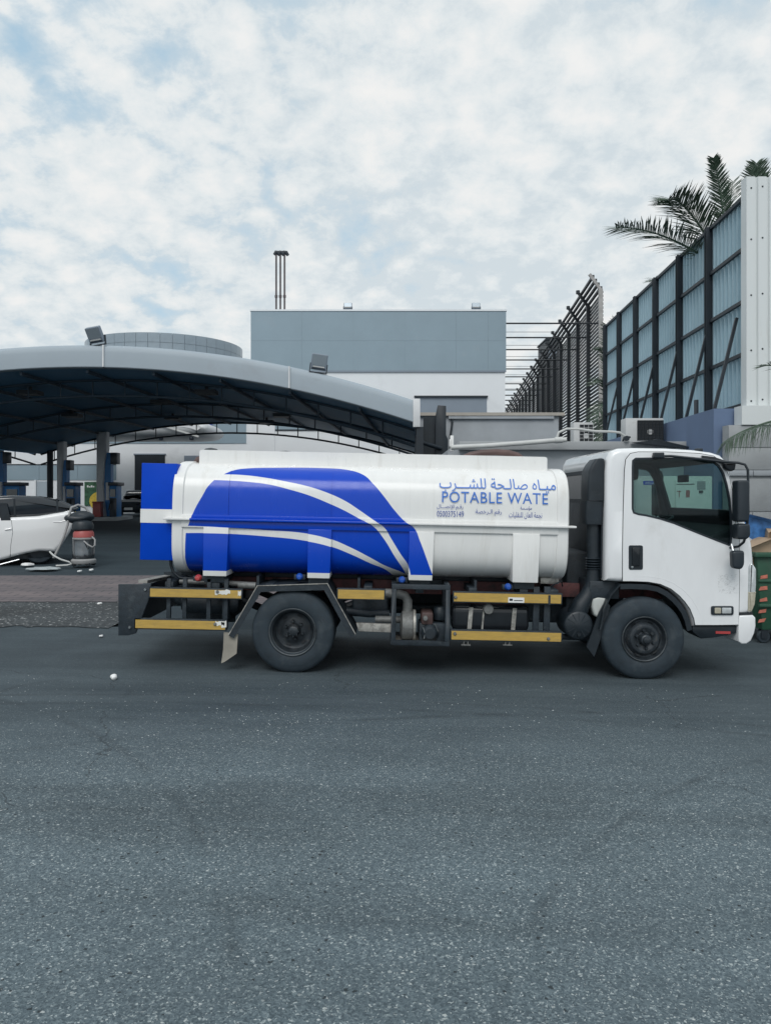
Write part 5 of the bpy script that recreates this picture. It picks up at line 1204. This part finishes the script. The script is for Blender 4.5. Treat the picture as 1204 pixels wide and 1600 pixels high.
tp = tag(MB().prism([(WX(985, 14.4), WZ(692, 14.4)), (WX(1018, 14.4), WZ(688, 14.4)), (WX(1024, 14.4), WZ(686, 14.4)), (WX(1032, 14.4), WZ(689, 14.4)), (WX(1080, 14.4), WZ(700, 14.4)), (WX(1060, 14.4), WZ(700, 14.4))], 14.3, 14.42).build('tarp_fold', 'black_plastic'), 'black tarp folded on the slab roof above the cab', 'tarp')
tap = tag(MB().tube([W(972, 691, 14.5), W(974, 684, 14.5), W(984, 683, 14.5)], 0.02).lathe([(0.0, -0.03), (0.05, -0.03), (0.05, 0.03), (0, 0.03)], W(978, 685, 14.4), 'y', 12).build('pipe_valve', 'steel_dark'), 'small dark valve where the thin roof hose ends', 'valve')
# tall louvred screen running away beside the hall
LD0, LN, LSP = 46.0, 20, 4.15; LX0 = WX(938, 46); LDX = 0.084
lv = thing('louvre_screen', 'tall dark louvred screen with cranked top running beside the hall', 'screen', (LX0, LD0, 0), (0, 0, -math.atan(LDX)))
lz0, lz1 = 2.0, WZ(452, 46); LL = LN * LSP; tipx, tipz = -0.62, WZ(428, 46)
NS = 52
sm_ = MB().box(-0.03, 0.03, 0, LL, -0.068, 0.068).mesh('slat', 'screen_steel', smooth=False)
st_ = MB().box(-0.07, 0.07, 0, LL, -0.075, 0.075).mesh('slat', 'screen_steel', smooth=False)
for k in range(NS):
    f = k / (NS - 1); link('slat', sm_, lv, (0.12, 0.02, lz0 + (lz1 - lz0 - 0.15) * f))
for k in range(4):
    f = (k + 0.5) / 4; link('slat', st_, lv, (0.10 + tipx * f, 0.02, lz1 + (tipz - lz1) * f))
for k in range(LN + 1):
    y = k * LSP; mt = 'screen_end' if k == 0 else 'screen_steel'
    pm_ = MB().box(-0.13, 0.10, y - 0.12, y + 0.12, 0, lz1).bar((-0.0, y, lz1 - 0.05), (tipx - 0.05, y, tipz), 0.16, 0.16)
    pm_.build('upright', mt, lv)
    if 0 < k: MB().tube([(tipx - 0.05, y, tipz - 0.1), (tipx - 0.05, y, tipz + 0.12)], 0.13, 8).build('knuckle', 'screen_steel', lv)
tr_ = 0
for k in range(0, 13):
    y = LD0 + k * LSP + 0.3; xr = LX0 + LDX * (y - LD0); zt2 = WZ(497, 46) - 0.25
    MB().tube([(xr - LX0 - 0.05 - 0.0, 0, 0), (0, 0, 0)], 0.01)
    t_ = tag(MB().tube([(WX(790, bd) - 0.02, y, zt2), (xr, y, zt2)], 0.05, 8).tube([(WX(790, bd) - 0.02, y + 0.8, zt2 - 0.35), (xr, y + 0.8, zt2 - 0.35)], 0.014, 6).build('tie_rod', 'screen_steel', lv), None)
    t_.parent = None
    t_.parent = lv; t_.matrix_parent_inverse = (Matrix.Translation((LX0, LD0, 0)) @ Matrix.Rotation(-math.atan(LDX), 4, 'Z')).inverted()
tw = thing('dark_tower', 'dark service tower standing behind the louvred screen', 'tower', (WX(848, 75), 75, 0))
MB().box(0.3, 1.7, 0, 4, 0, WZ(531, 75)).build('shaft', 'steel_dark', tw); MB().box(0.2, 1.8, -0.1, 4.1, WZ(531, 75) + 0.002, WZ(529, 75)).build('cap', 'steel_dark', tw)
MB().box(0.5, 1.3, -0.06, -0.002, WZ(560, 75), WZ(547, 75)).build('hatch_frame', 'clad_grey_dark', tw)

# ------------------------------------------------------------------ palms
def frond_mesh(p0, p1, p2, leaf, n=46, seed=0, droop=0.35, width=0.028, vee=0.5):
    rnd = random.Random(seed); p0, p1, p2 = Vector(p0), Vector(p1), Vector(p2); mb = MB()
    bz = lambda t: p0 * (1 - t) ** 2 + p1 * 2 * t * (1 - t) + p2 * t * t
    mb.tube([bz(k / 12) for k in range(13)], [0.028 * (1 - k / 12) + 0.004 for k in range(13)], 6)
    for k in range(n):
        t = 0.06 + 0.94 * k / (n - 1); c = bz(t); d = (bz(min(1, t + 0.02)) - bz(t - 0.02)).normalized()
        side = d.cross(Vector((0, 0, 1)))
        if side.length < 0.15: side = Vector((1, 0, 0))
        side.normalize(); upv = side.cross(d).normalized()
        ln = leaf * (0.45 + 0.9 * math.sin(math.pi * min(1, 0.16 + 0.80 * t)) ) * rnd.uniform(0.85, 1.1)
        for s in (-1, 1):
            v = (side * s * rnd.uniform(0.75, 1.0) + d * rnd.uniform(0.65, 0.95) + upv * rnd.uniform(-0.1, vee)).normalized()
            a = c; m_ = c + v * ln * 0.5 + Vector((0, 0, -droop * ln * 0.08)); e = c + v * ln + Vector((0, 0, -droop * ln * 0.5))
            wv = d.cross(v); wv = (wv.normalized() if wv.length > 1e-3 else side).cross(v).normalized() * width / 2
            i = len(mb.v); off = v.cross(wv).normalized() * width * 0.25
            mb.v += [tuple(a - wv * .5), tuple(a + wv * .5), tuple(m_ + wv + off), tuple(m_ - wv + off), tuple(e), tuple(m_)]
            mb.f += [(i, i + 5, i + 3), (i, i + 1, i + 5), (i + 1, i + 2, i + 5), (i + 3, i + 5, i + 4), (i + 5, i + 2, i + 4)]; mb.mi += [0] * 5
    return mb
def palm(base, ctop, fr_list, label, name='palm_tree'):
    p = thing(name, label, 'palm tree', base)
    b = Vector(base); top = Vector(ctop) - b; rnd = random.Random(4); pts = []; rs = []
    nseg = 26
    for k in range(nseg + 1):
        t = k / nseg; pts += [tuple(top * t)]; rs.append((0.20 - 0.05 * t) * (1.12 if k % 2 else 0.95))
    MB().tube(pts, rs, 12).build('trunk', 'trunk', p)
    for i, (e, ctrl, leaf, n, dr, wd, ve) in enumerate(fr_list):
        MB_ = frond_mesh(top, Vector(ctrl) - b, Vector(e) - b, leaf, n, i + 3, dr, wd, ve); MB_.build('frond', 'frond', p, smooth=False, weld=False)
    return p
c1 = (7.15, 16.0, 6.35)
def wl(px, py, D): return tuple(W(px, py, D))
palm((7.25, 16.0, -0.1), c1, [
    (wl(962, 356, 14.6), wl(1040, 352, 15.0), 0.54, 110, 0.25, 0.026, 0.5),
    (wl(1043, 312, 15.0), wl(1068, 300, 15.4), 0.56, 110, 0.2, 0.027, 0.5),
    (wl(1114, 247, 15.2), wl(1128, 300, 15.6), 0.27, 90, 0.1, 0.025, 0.2),
    (wl(1144, 284, 16.4), wl(1136, 330, 16.2), 0.4, 60, 0.1, 0.018, 0.4),
    ((8.8, 15.0, 7.3), (8.0, 15.4, 7.9), 0.42, 40, 0.4, 0.03, 0.5), ((8.6, 17.2, 7.0), (7.9, 16.7, 7.6), 0.42, 40, 0.4, 0.03, 0.5),
    ((7.3, 18.0, 6.6), (7.2, 17.2, 7.3), 0.42, 40, 0.4, 0.03, 0.5), ((7.6, 14.2, 6.2), (7.4, 14.9, 7.0), 0.42, 40, 0.4, 0.03, 0.5)],
    'date palm whose fronds rise over the corrugated fence')
c2 = (7.75, 20.5, 5.2)
palm((7.75, 20.5, -0.1), c2, [
    (wl(1016, 438, 19.0), wl(1050, 425, 19.6), 0.4, 40, 0.3, 0.03, 0.5), ((7.2, 18.9, 6.4), (7.4, 19.6, 6.6), 0.4, 36, 0.3, 0.03, 0.5),
    ((7.0, 22.5, 6.0), (7.2, 21.5, 6.4), 0.4, 36, 0.3, 0.03, 0.5), ((8.9, 20, 6.2), (8.3, 20.2, 6.6), 0.4, 36, 0.3, 0.03, 0.5)],
    'date palm mostly hidden, with frond tips just above the fence')
c3 = (7.6, 25.8, 4.6)
palm((7.6, 25.8, -0.1), c3, [
    (wl(936, 545, 25), wl(960, 540, 25.4), 0.5, 44, 0.3, 0.036, 0.5), (wl(928, 600, 25), wl(955, 580, 25.4), 0.5, 44, 0.3, 0.036, 0.5), (wl(925, 660, 25), wl(950, 610, 25.4), 0.5, 44, 0.5, 0.036, 0.5),
    (wl(948, 508, 25), wl(962, 540, 25.4), 0.5, 44, 0.2, 0.036, 0.5), (wl(960, 500, 26), wl(968, 540, 25.8), 0.5, 44, 0.2, 0.036, 0.5), (wl(938, 690, 25), wl(950, 650, 25.4), 0.5, 44, 0.5, 0.036, 0.5)],
    'low date palm showing in the gap between screen and fence')
c4 = (7.2, 11.2, 3.1)
palm((7.3, 11.2, -0.1), c4, [
    (wl(1134, 690, 11.0), wl(1172, 652, 11.0), 0.40, 95, 1.3, 0.013, 0.1), ((5.7, 10.4, 3.6), (6.4, 10.8, 4.1), 0.36, 44, 0.6, 0.02, 0.4), (wl(1188, 573, 11.2), wl(1215, 560, 11.2), 0.25, 36, 0.3, 0.018, 0.4),
    ((8.6, 10.6, 3.4), (7.9, 10.9, 4.0), 0.36, 40, 0.6, 0.02, 0.4), ((7.9, 12.3, 3.6), (7.5, 11.8, 4.0), 0.36, 40, 0.6, 0.02, 0.4), ((6.7, 9.8, 2.9), (6.9, 10.4, 3.7), 0.36, 40, 0.6, 0.02, 0.4)],
    'palm whose drooping frond hangs before the grey block wall')
c5 = (6.75, 13.6, 6.5)
palm((6.95, 13.9, -0.1), c5, [(wl(1181, 256, 13.4), wl(1180, 290, 13.5), 0.3, 30, 0.05, 0.03, 0.4), (wl(1172, 268, 13.4), wl(1178, 300, 13.5), 0.26, 24, 0.05, 0.03, 0.4), (wl(1188, 266, 13.6), wl(1184, 300, 13.6), 0.26, 24, 0.05, 0.03, 0.4), ((7.6, 14.6, 6.6), (7.2, 14.2, 7.0), 0.3, 30, 0.3, 0.03, 0.4)],
    'palm with an upright tuft just above the white ribbed cladding')

# ------------------------------------------------------------------ electrical cabinet behind the cab
eg = gz(4.2, 10.6); ec = thing('electrical_cabinet', 'white electrical cabinet seen through the cab windows', 'cabinet', (WX(992, 10.9), 10.9, eg))
cw = WX(1112, 10.9) - WX(992, 10.9); chh = WZ(744, 10.9) - eg
MB().box(0, cw, 0, 0.45, 0.08, chh).build('housing', 'cabinet_white', ec, bev=0.012); MB().box(0.03, cw - 0.03, 0.03, 0.42, 0, 0.079).build('plinth', 'steel_dark', ec)
for k in range(2): MB().box(0.02 + k * cw / 2, cw / 2 - 0.006 + k * cw / 2 - (0.014 if k else 0), -0.012, -0.002, 0.12, chh - 0.05).build('door_leaf', 'cabinet_white', ec, bev=0.004)
def ez_(px, py): return WX(px, 10.89) - WX(992, 10.9), WZ(py, 10.89) - eg
def edec(p0, p1, q0, q1, mat, d, nm):
    (a, z1), (b, z0) = ez_(p0, q0), ez_(p1, q1); return MB().box(a, b, -0.013 - d, -0.0125, z0, z1).build(nm, mat, ec)
bl_ = edec(1004, 1023, 751.5, 757.5, 'box_blue', 0.003, 'name_plate')
def flat_text(body, px0, px1, py0, py1, y, mat, parent, org, D, bold=0.01):
    me = text_geo(body, bold); xs = [v.co.x for v in me.vertices]; ys = [v.co.y for v in me.vertices]
    x0, x1, z0, z1 = WX(px0, D) - org[0], WX(px1, D) - org[0], WZ(py1, D) - org[2], WZ(py0, D) - org[2]
    for v in me.vertices: v.co = ((v.co.x - min(xs)) / (max(xs) - min(xs)) * (x1 - x0) + x0, y, (v.co.y - min(ys)) / (max(ys) - min(ys)) * (z1 - z0) + z0)
    me.materials.clear(); me.materials.append(MT[mat]); return link('lettering', me, parent)
eo = (WX(992, 10.9), 10.9, eg)
flat_text('AEDA', 1007, 1021, 752.8, 756.6, -0.018, 'paper', ec, eo, 10.88)
flat_text('T', 1057, 1064, 767, 777, -0.016, 'engine_mark', ec, eo, 10.88, 0.02); flat_text('1', 1071, 1077, 766, 777, -0.016, 'engine_mark', ec, eo, 10.88, 0.02)
edec(1056, 1084, 756, 757.2, 'interior', 0.002, 'felt_line'); edec(1088, 1101, 752, 765, 'vac_grey', 0.004, 'vent_plate'); edec(1091, 1097, 766.5, 770, 'interior', 0.012, 'lock')
flat_text('2/8', 1003, 1012, 773, 777, -0.016, 'residue', ec, eo, 10.88)

# ------------------------------------------------------------------ dumpster and its rubbish
dD = 9.5; dx0 = WX(1181, dD); dg = gz(4.9, dD); dm = thing('rubbish_container', 'green wheeled rubbish container heaped with cartons, in front of truck', 'rubbish container', (dx0, dD, dg))
zt_ = WZ(864, dD) - dg; zb_ = 0.17
mb = MB(); A = [(0.10, 0.06), (1.27, 0.06), (1.27, 0.94), (0.10, 0.94)]; B = [(0, 0), (1.37, 0), (1.37, 1.0), (0, 1.0)]
mb.v = [(x, y, zb_) for x, y in A] + [(x, y, zt_) for x, y in B] + [(x + (0.03 if x < .5 else -.03), y + (0.03 if y < .5 else -.03), zt_) for x, y in B] + [(x + (0.03 if x < .5 else -.03), y + (0.03 if y < .5 else -.03), zb_ + 0.04) for x, y in A]
for k in range(4):
    k2 = (k + 1) % 4; mb.f += [(k, k2, 4 + k2, 4 + k), (4 + k, 4 + k2, 8 + k2, 8 + k), (8 + k, 8 + k2, 12 + k2, 12 + k)]
mb.f += [(0, 3, 2, 1), (12, 13, 14, 15)]; mb.mi = [0] * len(mb.f); mb.build('bin_body', 'bin_green', dm, bev=0.012)
MB().box(-0.04, 1.41, -0.05, 0.0, zt_ - 0.05, zt_ + 0.01).box(-0.045, -0.0, 0, 1.0, zt_ - 0.05, zt_ + 0.01).build('rim', 'bin_green', dm, bev=0.01)
for f in (0.30, 0.62): MB().box(0.05 - 0.03 * f, 1.32, 0.0, 0.05, zb_ + (zt_ - zb_) * f, zb_ + (zt_ - zb_) * f + 0.04).build('rib', 'bin_green', dm, bev=0.01)
for k, q in enumerate((901, 919, 937, 955, 970)):
    x0 = WX(1186, dD) - dx0; z_ = WZ(q, dD) - dg; r0 = random.Random(k)
    P = [(x0 + r0.uniform(0, .015), z_ - 0.03), (x0 + 0.09 + r0.uniform(-.02, .02), z_ - 0.02), (x0 + 0.10, z_ + 0.025), (x0 + 0.02, z_ + r0.uniform(0, .02))]
    yy = 0.06 * (1 - (z_ - zb_) / (zt_ - zb_)); MB().prism(P, yy - 0.012, yy + 0.004).build('paint_mark', 'bin_orange', dm, smooth=False)
for x in (0.14, 1.2):
    for y in (0.12, 0.85):
        cs = MB().lathe([(0.0, -0.025), (0.07, -0.025), (0.08, -0.015), (0.08, 0.015), (0.07, 0.025), (0, 0.025)], (x, y, 0.08), 'y', 18).build('caster', 'rubber', dm)
        MB().box(x - 0.04, x + 0.04, y - 0.045, y - 0.035, 0.06, zb_).box(x - 0.04, x + 0.04, y + 0.035, y + 0.045, 0.06, zb_).build('fork', 'steel_dark', cs)
def carton(pos, size, rot, mat, label, name='carton'):
    c = MB().box(-size[0] / 2, size[0] / 2, -size[1] / 2, size[1] / 2, 0, size[2])
    c.quad((-size[0] / 2, -size[1] / 2, size[2]), (size[0] / 2, -size[1] / 2, size[2]), (size[0] / 2, -size[1] / 2 - 0.10, size[2] + 0.04), (-size[0] / 2, -size[1] / 2 - 0.10, size[2] + 0.04))
    o = c.build(name, mat, None, smooth=False); o.location = pos; o.rotation_euler = rot; tag(o, label, 'carton'); return o
carton((dx0 + 0.18, dD + 0.3, dg + zt_ - 0.12), (0.4, 0.35, 0.24), (0, -0.35, 0.15), 'cardboard', 'brown cardboard box tilted on the rubbish heap')
carton((dx0 + 0.55, dD + 0.45, dg + zt_ - 0.1), (0.5, 0.4, 0.35), (0.2, 0.15, -0.3), 'cardboard', 'brown cardboard box half sunk in the rubbish container')
carton((dx0 + 0.15, dD + 0.62, dg + zt_ + 0.12), (0.42, 0.3, 0.30), (0.1, 0.22, 0.2), 'carton_blue', 'blue printed carton on top of the rubbish heap')
def bag(pos, r, mat, label, seed, sq=(1, 1, 0.7)):
    rnd = random.Random(seed); bm = bmesh.new(); bmesh.ops.create_icosphere(bm, subdivisions=3, radius=r)
    ph = [Vector((rnd.uniform(-9, 9), rnd.uniform(-9, 9), rnd.uniform(-9, 9))) / r * 0.35 for _ in range(6)]
    for v in bm.verts:
        s = 1 + sum(0.075 * math.sin(v.co.dot(p_) + i) for i, p_ in enumerate(ph)); v.co = Vector((v.co.x * s * sq[0], v.co.y * s * sq[1], v.co.z * s * sq[2]))
    me = bpy.data.meshes.new('bag'); bm.to_mesh(me); bm.free(); me.materials.append(MT[mat])
    for p_ in me.polygons: p_.use_smooth = True
    o = link('rubbish_bag', me, None, pos); return tag(o, label, 'bag')
bag((dx0 + 0.02, dD + 0.55, dg + zt_ + 0.13), 0.19, 'bag_grey', 'pale grey plastic bag at the heap edge by the cab', 3)
bag((dx0 + 0.45, dD + 0.3, dg + zt_ + 0.02), 0.24, 'bag_grey', 'pale grey plastic bag among the cartons in the container', 5)
bag((dx0 + 0.95, dD + 0.5, dg + zt_ + 0.02), 0.3, 'black_gloss', 'black rubbish bag lying in the green container', 6)

# ------------------------------------------------------------------ white car with the vacuum cleaner
vD = 18.0; cgz = gz(-8, vD)
vc = thing('parked_car', 'white car with dark tinted windows cut off by the picture edge', 'car', (WX(118, vD), vD, cgz), (0, 0, R(21)))
ox, oz = WX(118, vD), cgz
def V(px, py): return (WX(px, vD) - ox) * 0.90, WZ(py, vD) - oz
body = [(-192, 858), (-194, 838), (-188, 822), (-150, 812), (-105, 806), (-60, 806), (0, 808), (60, 806), (100, 800), (116, 800), (120, 806), (118, 815), (108, 834), (96, 852), (86, 862), (76, 861), (60, 860), (40, 863), (0, 873), (-100, 875), (-110, 858), (-122, 850), (-136, 850), (-148, 858), (-152, 872), (-185, 870)]
b = MB(); slab(b, [V(*p) for p in body], 0.0, 1.85, 0.09, 4); bd_ = b.build('body', 'car_white', vc)
roof_ = [(-62, 806), (-50, 792), (-35, 781), (-15, 776), (20, 774.5), (60, 776), (95, 783), (122, 795), (116, 801), (100, 803), (60, 807), (0, 809)]
b = MB(); slab(b, [V(*p) for p in roof_], 0.12, 1.73, 0.10, 4); b.build('cabin', 'glass_dark', vc)
b = MB(); slab(b, [V(*p) for p in ((-40, 781.5), (-15, 776), (20, 774), (60, 775.5), (92, 782), (60, 778.6), (20, 777.2), (-12, 778.8))], 0.17, 1.68, 0.02, 2); b.build('roof_panel', 'car_dark', vc)
def side_glass(pts, nm='side_window'):
    MB().prism([V(*p) for p in pts], 0.085, 0.14).build(nm, 'glass_dark', vc)
def vtube(pts, r, mat, nm, y=0.07): MB().tube([(V(*p)[0], y, V(*p)[1]) for p in pts], r, 8).build(nm, mat, vc)
vtube([(-40, 811), (0, 809), (60, 806.5), (100, 800.5), (112, 797.5)], 0.012, 'steel', 'window_trim', 0.10)
for a, b_ in ((20, 23), (87, 90)): MB().prism([V(a, 779), V(b_, 779), V(b_ + 1, 806), V(a + 1, 806)], 0.112, 0.13).build('pillar', 'black_plastic', vc)
MB().prism([V(-1, 786), V(11, 786), V(17, 812), V(2, 812)], 0.0, 0.02).build('door_mirror', 'black_plastic', vc)
vtube([(18, 812), (20, 830), (17, 850), (16, 868)], 0.006, 'glass_dark', 'door_seam', 0.004); vtube([(8, 826), (18, 825)], 0.016, 'car_white', 'door_handle', -0.01)
vtube([(83, 815), (94, 815.5), (103, 813)], 0.012, 'car_white', 'fuel_flap', 0.0)
vtube([(0, 879), (30, 872)], 0.02, 'steel', 'sill_strip', 0.03)
b = MB(); slab(b, [V(*p) for p in ((-180, 862), (84, 852), (84, 872), (-180, 880))], 0.16, 1.69, 0.03); b.build('underbody', 'black_plastic', vc)
for px in (60, -129):
    x, z = V(px, 0)[0], 0.35
    wo_ = bpy.data.objects.new('wheel', None); COL.objects.link(wo_); wo_.parent = vc; wo_.location = (x, 0.16, z)
    MB().lathe([(0.22, 0.03), (0.24, 0.0), (0.32, 0.0), (0.35, 0.03), (0.35, 0.2), (0.3, 0.22), (0.22, 0.2)], (0, 0, 0), 'y', 40).build('tyre', 'rubber', wo_)
    MB().lathe([(0.23, 0.03), (0.22, 0.015), (0.2, 0.05), (0.08, 0.06), (0.06, 0.03), (0, 0.03)], (0, 0, 0), 'y', 32).build('rim', 'rim_steel', wo_)
    for y2 in (1.62,):
        MB().lathe([(0.0, 0.0), (0.32, 0.0), (0.35, 0.03), (0.35, 0.2), (0.3, 0.22), (0, 0.2)], (x, y2, z), 'y', 32).build('far_tyre', 'rubber', vc)
# vacuum cleaner
uD = 17.3; ug = gz(-7, uD); uo = (WX(131, uD), uD, ug); vac = thing('vacuum_cleaner', 'steel drum vacuum cleaner with red band beside the white car', 'vacuum cleaner', uo)
sc_ = uD / FPX
MB().lathe([(0.0, 0.06), (0.25, 0.06), (0.27, 0.09), (0.27, 0.14), (0.23, 0.17), (0.0, 0.17)], (0, 0, 0), 'z', 28).build('base', 'vac_grey', vac)
MB().lathe([(0.0, 0.17), (0.225, 0.17), (0.23, 0.2), (0.235, 0.30), (0.23, 0.31), (0.235, 0.42), (0.23, 0.43), (0.235, 0.60), (0.0, 0.6)], (0, 0, 0), 'z', 32).build('drum', 'dark_chrome', vac)
MB().lathe([(0.21, 0.601), (0.235, 0.61), (0.235, 0.64), (0.21, 0.65)], (0, 0, 0), 'z', 32).build('clamp_ring', 'vac_grey', vac)
MB().lathe([(0.0, 0.651), (0.225, 0.651), (0.22, 0.75), (0.19, 0.80), (0.0, 0.8)], (0, 0, 0), 'z', 32).build('red_band', 'vac_red', vac)
MB().lathe([(0.0, 0.801), (0.20, 0.801), (0.23, 0.83), (0.235, 0.92), (0.20, 1.0), (0.10, 1.03), (0.0, 1.04)], (-0.02, 0, 0), 'z', 28).build('motor_head', 'black_plastic', vac)
for a in range(4): MB().lathe([(0.0, -0.02), (0.05, -0.02), (0.06, 0), (0.05, 0.02), (0, 0.02)], (0.22 * math.cos(a * 1.57 + .78), 0.22 * math.sin(a * 1.57 + .78), 0.06), 'y', 14).build('caster', 'black_plastic', vac)
MB().tube([(0.08, -0.2, 0.58), (0.18, -0.24, 0.5), (0.28, -0.22, 0.44), (0.32, -0.18, 0.48), (0.30, -0.12, 0.6), (0.22, -0.08, 0.66)], 0.018, 8).build('handle', 'vac_grey', vac)
def vp(px, py, y=0.0): q = W(px, py, uD + y); return (q.x - uo[0], y, q.z - uo[2])
MB().tube([vp(139, 800, .1), vp(134, 793, .1), vp(122, 789, .0), vp(112, 793, -.1), vp(108, 806, -.1), vp(106, 820, -.1), vp(100, 838, -.15), vp(92, 856, -.2), vp(84, 872, -.25)], 0.028, 10).build('suction_tube', 'vac_grey', vac)
MB().tube([vp(78, 862, -.3), vp(84, 868, -.35), vp(95, 874, -.35), vp(108, 878, -.3), vp(112, 881, -.3), vp(106, 883, -.3), vp(88, 884, -.3)], 0.02, 8).build('loose_hose', 'pvc', vac)
bag((uo[0] - 0.10, uD + 0.05, ug + 1.10), 0.21, 'black_plastic', 'black bag slumped over the top of the vacuum cleaner', 9, (1.45, 1, 0.62))
def flat_blob(name, px, py, w_, d_, h_, mat, label, cat, seed, kind=None, lift=0.017):
    q = None
    D = 10.0
    for _ in range(20): D = FPX * (CAMH - gz(WX(px, D), D)) / (py - HY)
    x, y = WX(px, D), D; z = gz(x, y) + lift
    rnd = random.Random(seed); n = 18; mb = MB(); pr = []
    for k in range(n):
        a = 2 * math.pi * k / n; r = rnd.uniform(0.75, 1.1); pr.append((w_ / 2 * r * math.cos(a), d_ / 2 * r * math.sin(a)))
    mb.v = [(a, b_, 0.0) for a, b_ in pr] + [(a * 0.9, b_ * 0.9, h_ * rnd.uniform(.7, 1.2)) for a, b_ in pr] + [(0, 0, h_ * 1.3)]
    for k in range(n): k2 = (k + 1) % n; mb.f += [(k, k2, n + k2, n + k), (n + k, n + k2, 2 * n)]
    mb.mi = [0] * len(mb.f); o = mb.build(name, mat, None); o.location = (x, y, z); return tag(o, label, cat, None, kind)
flat_blob('floor_mat', 68, 890, 0.72, 0.5, 0.03, 'mat_grey', 'grey rubber floor mat lying on the ground by the white car', 'floor mat', 1)
flat_blob('paper_scrap', 43, 884, 0.28, 0.3, 0.04, 'paper', 'white paper scrap on the ground under the white car', 'litter', 2)
flat_blob('paper_scrap', 125, 894, 0.07, 0.2, 0.02, 'paper', 'white scrap in front of the vacuum cleaner, nearer the floor mat', 'litter', 3)
flat_blob('paper_scrap', 143, 892, 0.09, 0.2, 0.02, 'paper', 'white scrap in front of the vacuum cleaner, nearer the truck', 'litter', 4)
flat_blob('paper_scrap', 156, 945, 0.07, 0.12, 0.015, 'paper', 'white scrap on the brick pavement edge by the truck tail', 'litter', 6)
flat_blob('paper_scrap', 158, 996, 0.05, 0.08, 0.01, 'paper', 'thin white scrap on the road edge behind the truck tail', 'litter', 7)
q = W(178, 1071, 7.1); pb = bag((q.x, q.y, gz(q.x, q.y) + 0.022), 0.028, 'paper', 'crumpled white paper ball on the road', 11, (1, 1, 0.9)); pb.name = 'paper_ball'; pb['category'] = 'litter'
# dark car at the far pumps
kD = 44.0; kg = gz(-14, kD); kc = thing('parked_car', 'dark car facing the road beside the far fuel pump', 'car', (WX(201, kD), kD, kg))
def KP(pts): return [(x, z) for x, z in pts]
b = MB(); slab(b, round_poly([(-0.88, 0.22), (0.88, 0.22), (0.92, 0.55), (0.86, 0.88), (0.6, 0.96), (-0.6, 0.96), (-0.86, 0.88), (-0.92, 0.55)], 0.08), 0, 4.4, 0.22, 4); b.build('body', 'car_dark', kc)
b = MB(); slab(b, round_poly([(-0.82, 0.90), (0.82, 0.90), (0.66, 1.42), (0.5, 1.5), (-0.5, 1.5), (-0.66, 1.42)], 0.1), 1.2, 4.1, 0.25, 4); b.build('cabin', 'car_dark', kc)
MB().quad((-0.68, 1.22, 0.99), (0.68, 1.22, 0.99), (0.54, 1.36, 1.40), (-0.54, 1.36, 1.40)).build('windshield', 'lamp_clear', kc)
for s in (-1, 1):
    MB().lathe([(0, -0.06), (0.10, -0.05), (0.13, 0.02)], (s * 0.66, 0.08, 0.70), 'y', 16).build('headlight', 'lamp_clear', kc)
    MB().lathe([(0.0, 0), (0.28, 0), (0.32, 0.03), (0.32, 0.18), (0, 0.2)], (s * 0.82, 0.75, 0.32), 'x', 24).build('wheel', 'rubber', kc); MB().box(s * 0.98 - 0.08, s * 0.98 + 0.08, 1.25, 1.4, 0.98, 1.10).build('door_mirror', 'car_dark', kc, bev=0.02)
MB().box(-0.45, 0.45, -0.02, 0.05, 0.55, 0.72).build('grille', 'black_plastic', kc); MB().box(-0.24, 0.24, -0.05, -0.021, 0.36, 0.50).build('number_plate', 'paper', kc)

# ------------------------------------------------------------------ loose grit on the road
gr = random.Random(12); mb = MB()
cl = [(gr.uniform(-4, 4), gr.uniform(2.4, 6.6), gr.uniform(0.3, 1.1)) for _ in range(26)]
for k in range(5200):
    if gr.random() < 0.55: cx0, cy0, cr0 = gr.choice(cl); x, y = gr.gauss(cx0, cr0), gr.gauss(cy0, cr0 * 0.6)
    else: y = gr.uniform(2.2, 7.2); x = gr.uniform(-0.55, 0.55) * (y + 0.5)
    if not (2.0 < y < 7.2) or abs(x) > 0.56 * y + 0.5: continue
    r = 0.0022 + 0.0045 * gr.random() ** 3; a = gr.uniform(0, 6.28); e = gr.uniform(1.0, 1.9); z = gz(x, y); i = len(mb.v)
    for t in range(5):
        q = a + t * 1.2566 + gr.uniform(-.3, .3); mb.v.append((x + r * e * math.cos(q), y + r * math.sin(q), z - 0.0006))
    mb.v.append((x + r * gr.uniform(-.4, .4), y, z + r * gr.uniform(0.4, 0.8)))
    for t in range(5): mb.f.append((i + t, i + (t + 1) % 5, i + 5)); mb.mi.append(0 if gr.random() < 0.7 else 1)
add('grit_pale', (0.36, 0.39, 0.39), 0.8, var=0.3, scale=40); add('grit_dark', (0.10, 0.12, 0.13), 0.8, var=0.3, scale=40)
tag(mb.build('grit', ['grit_pale', 'grit_dark'], None, smooth=False, weld=False), 'fine pale stone grit scattered over the asphalt road', 'grit', kind='stuff')
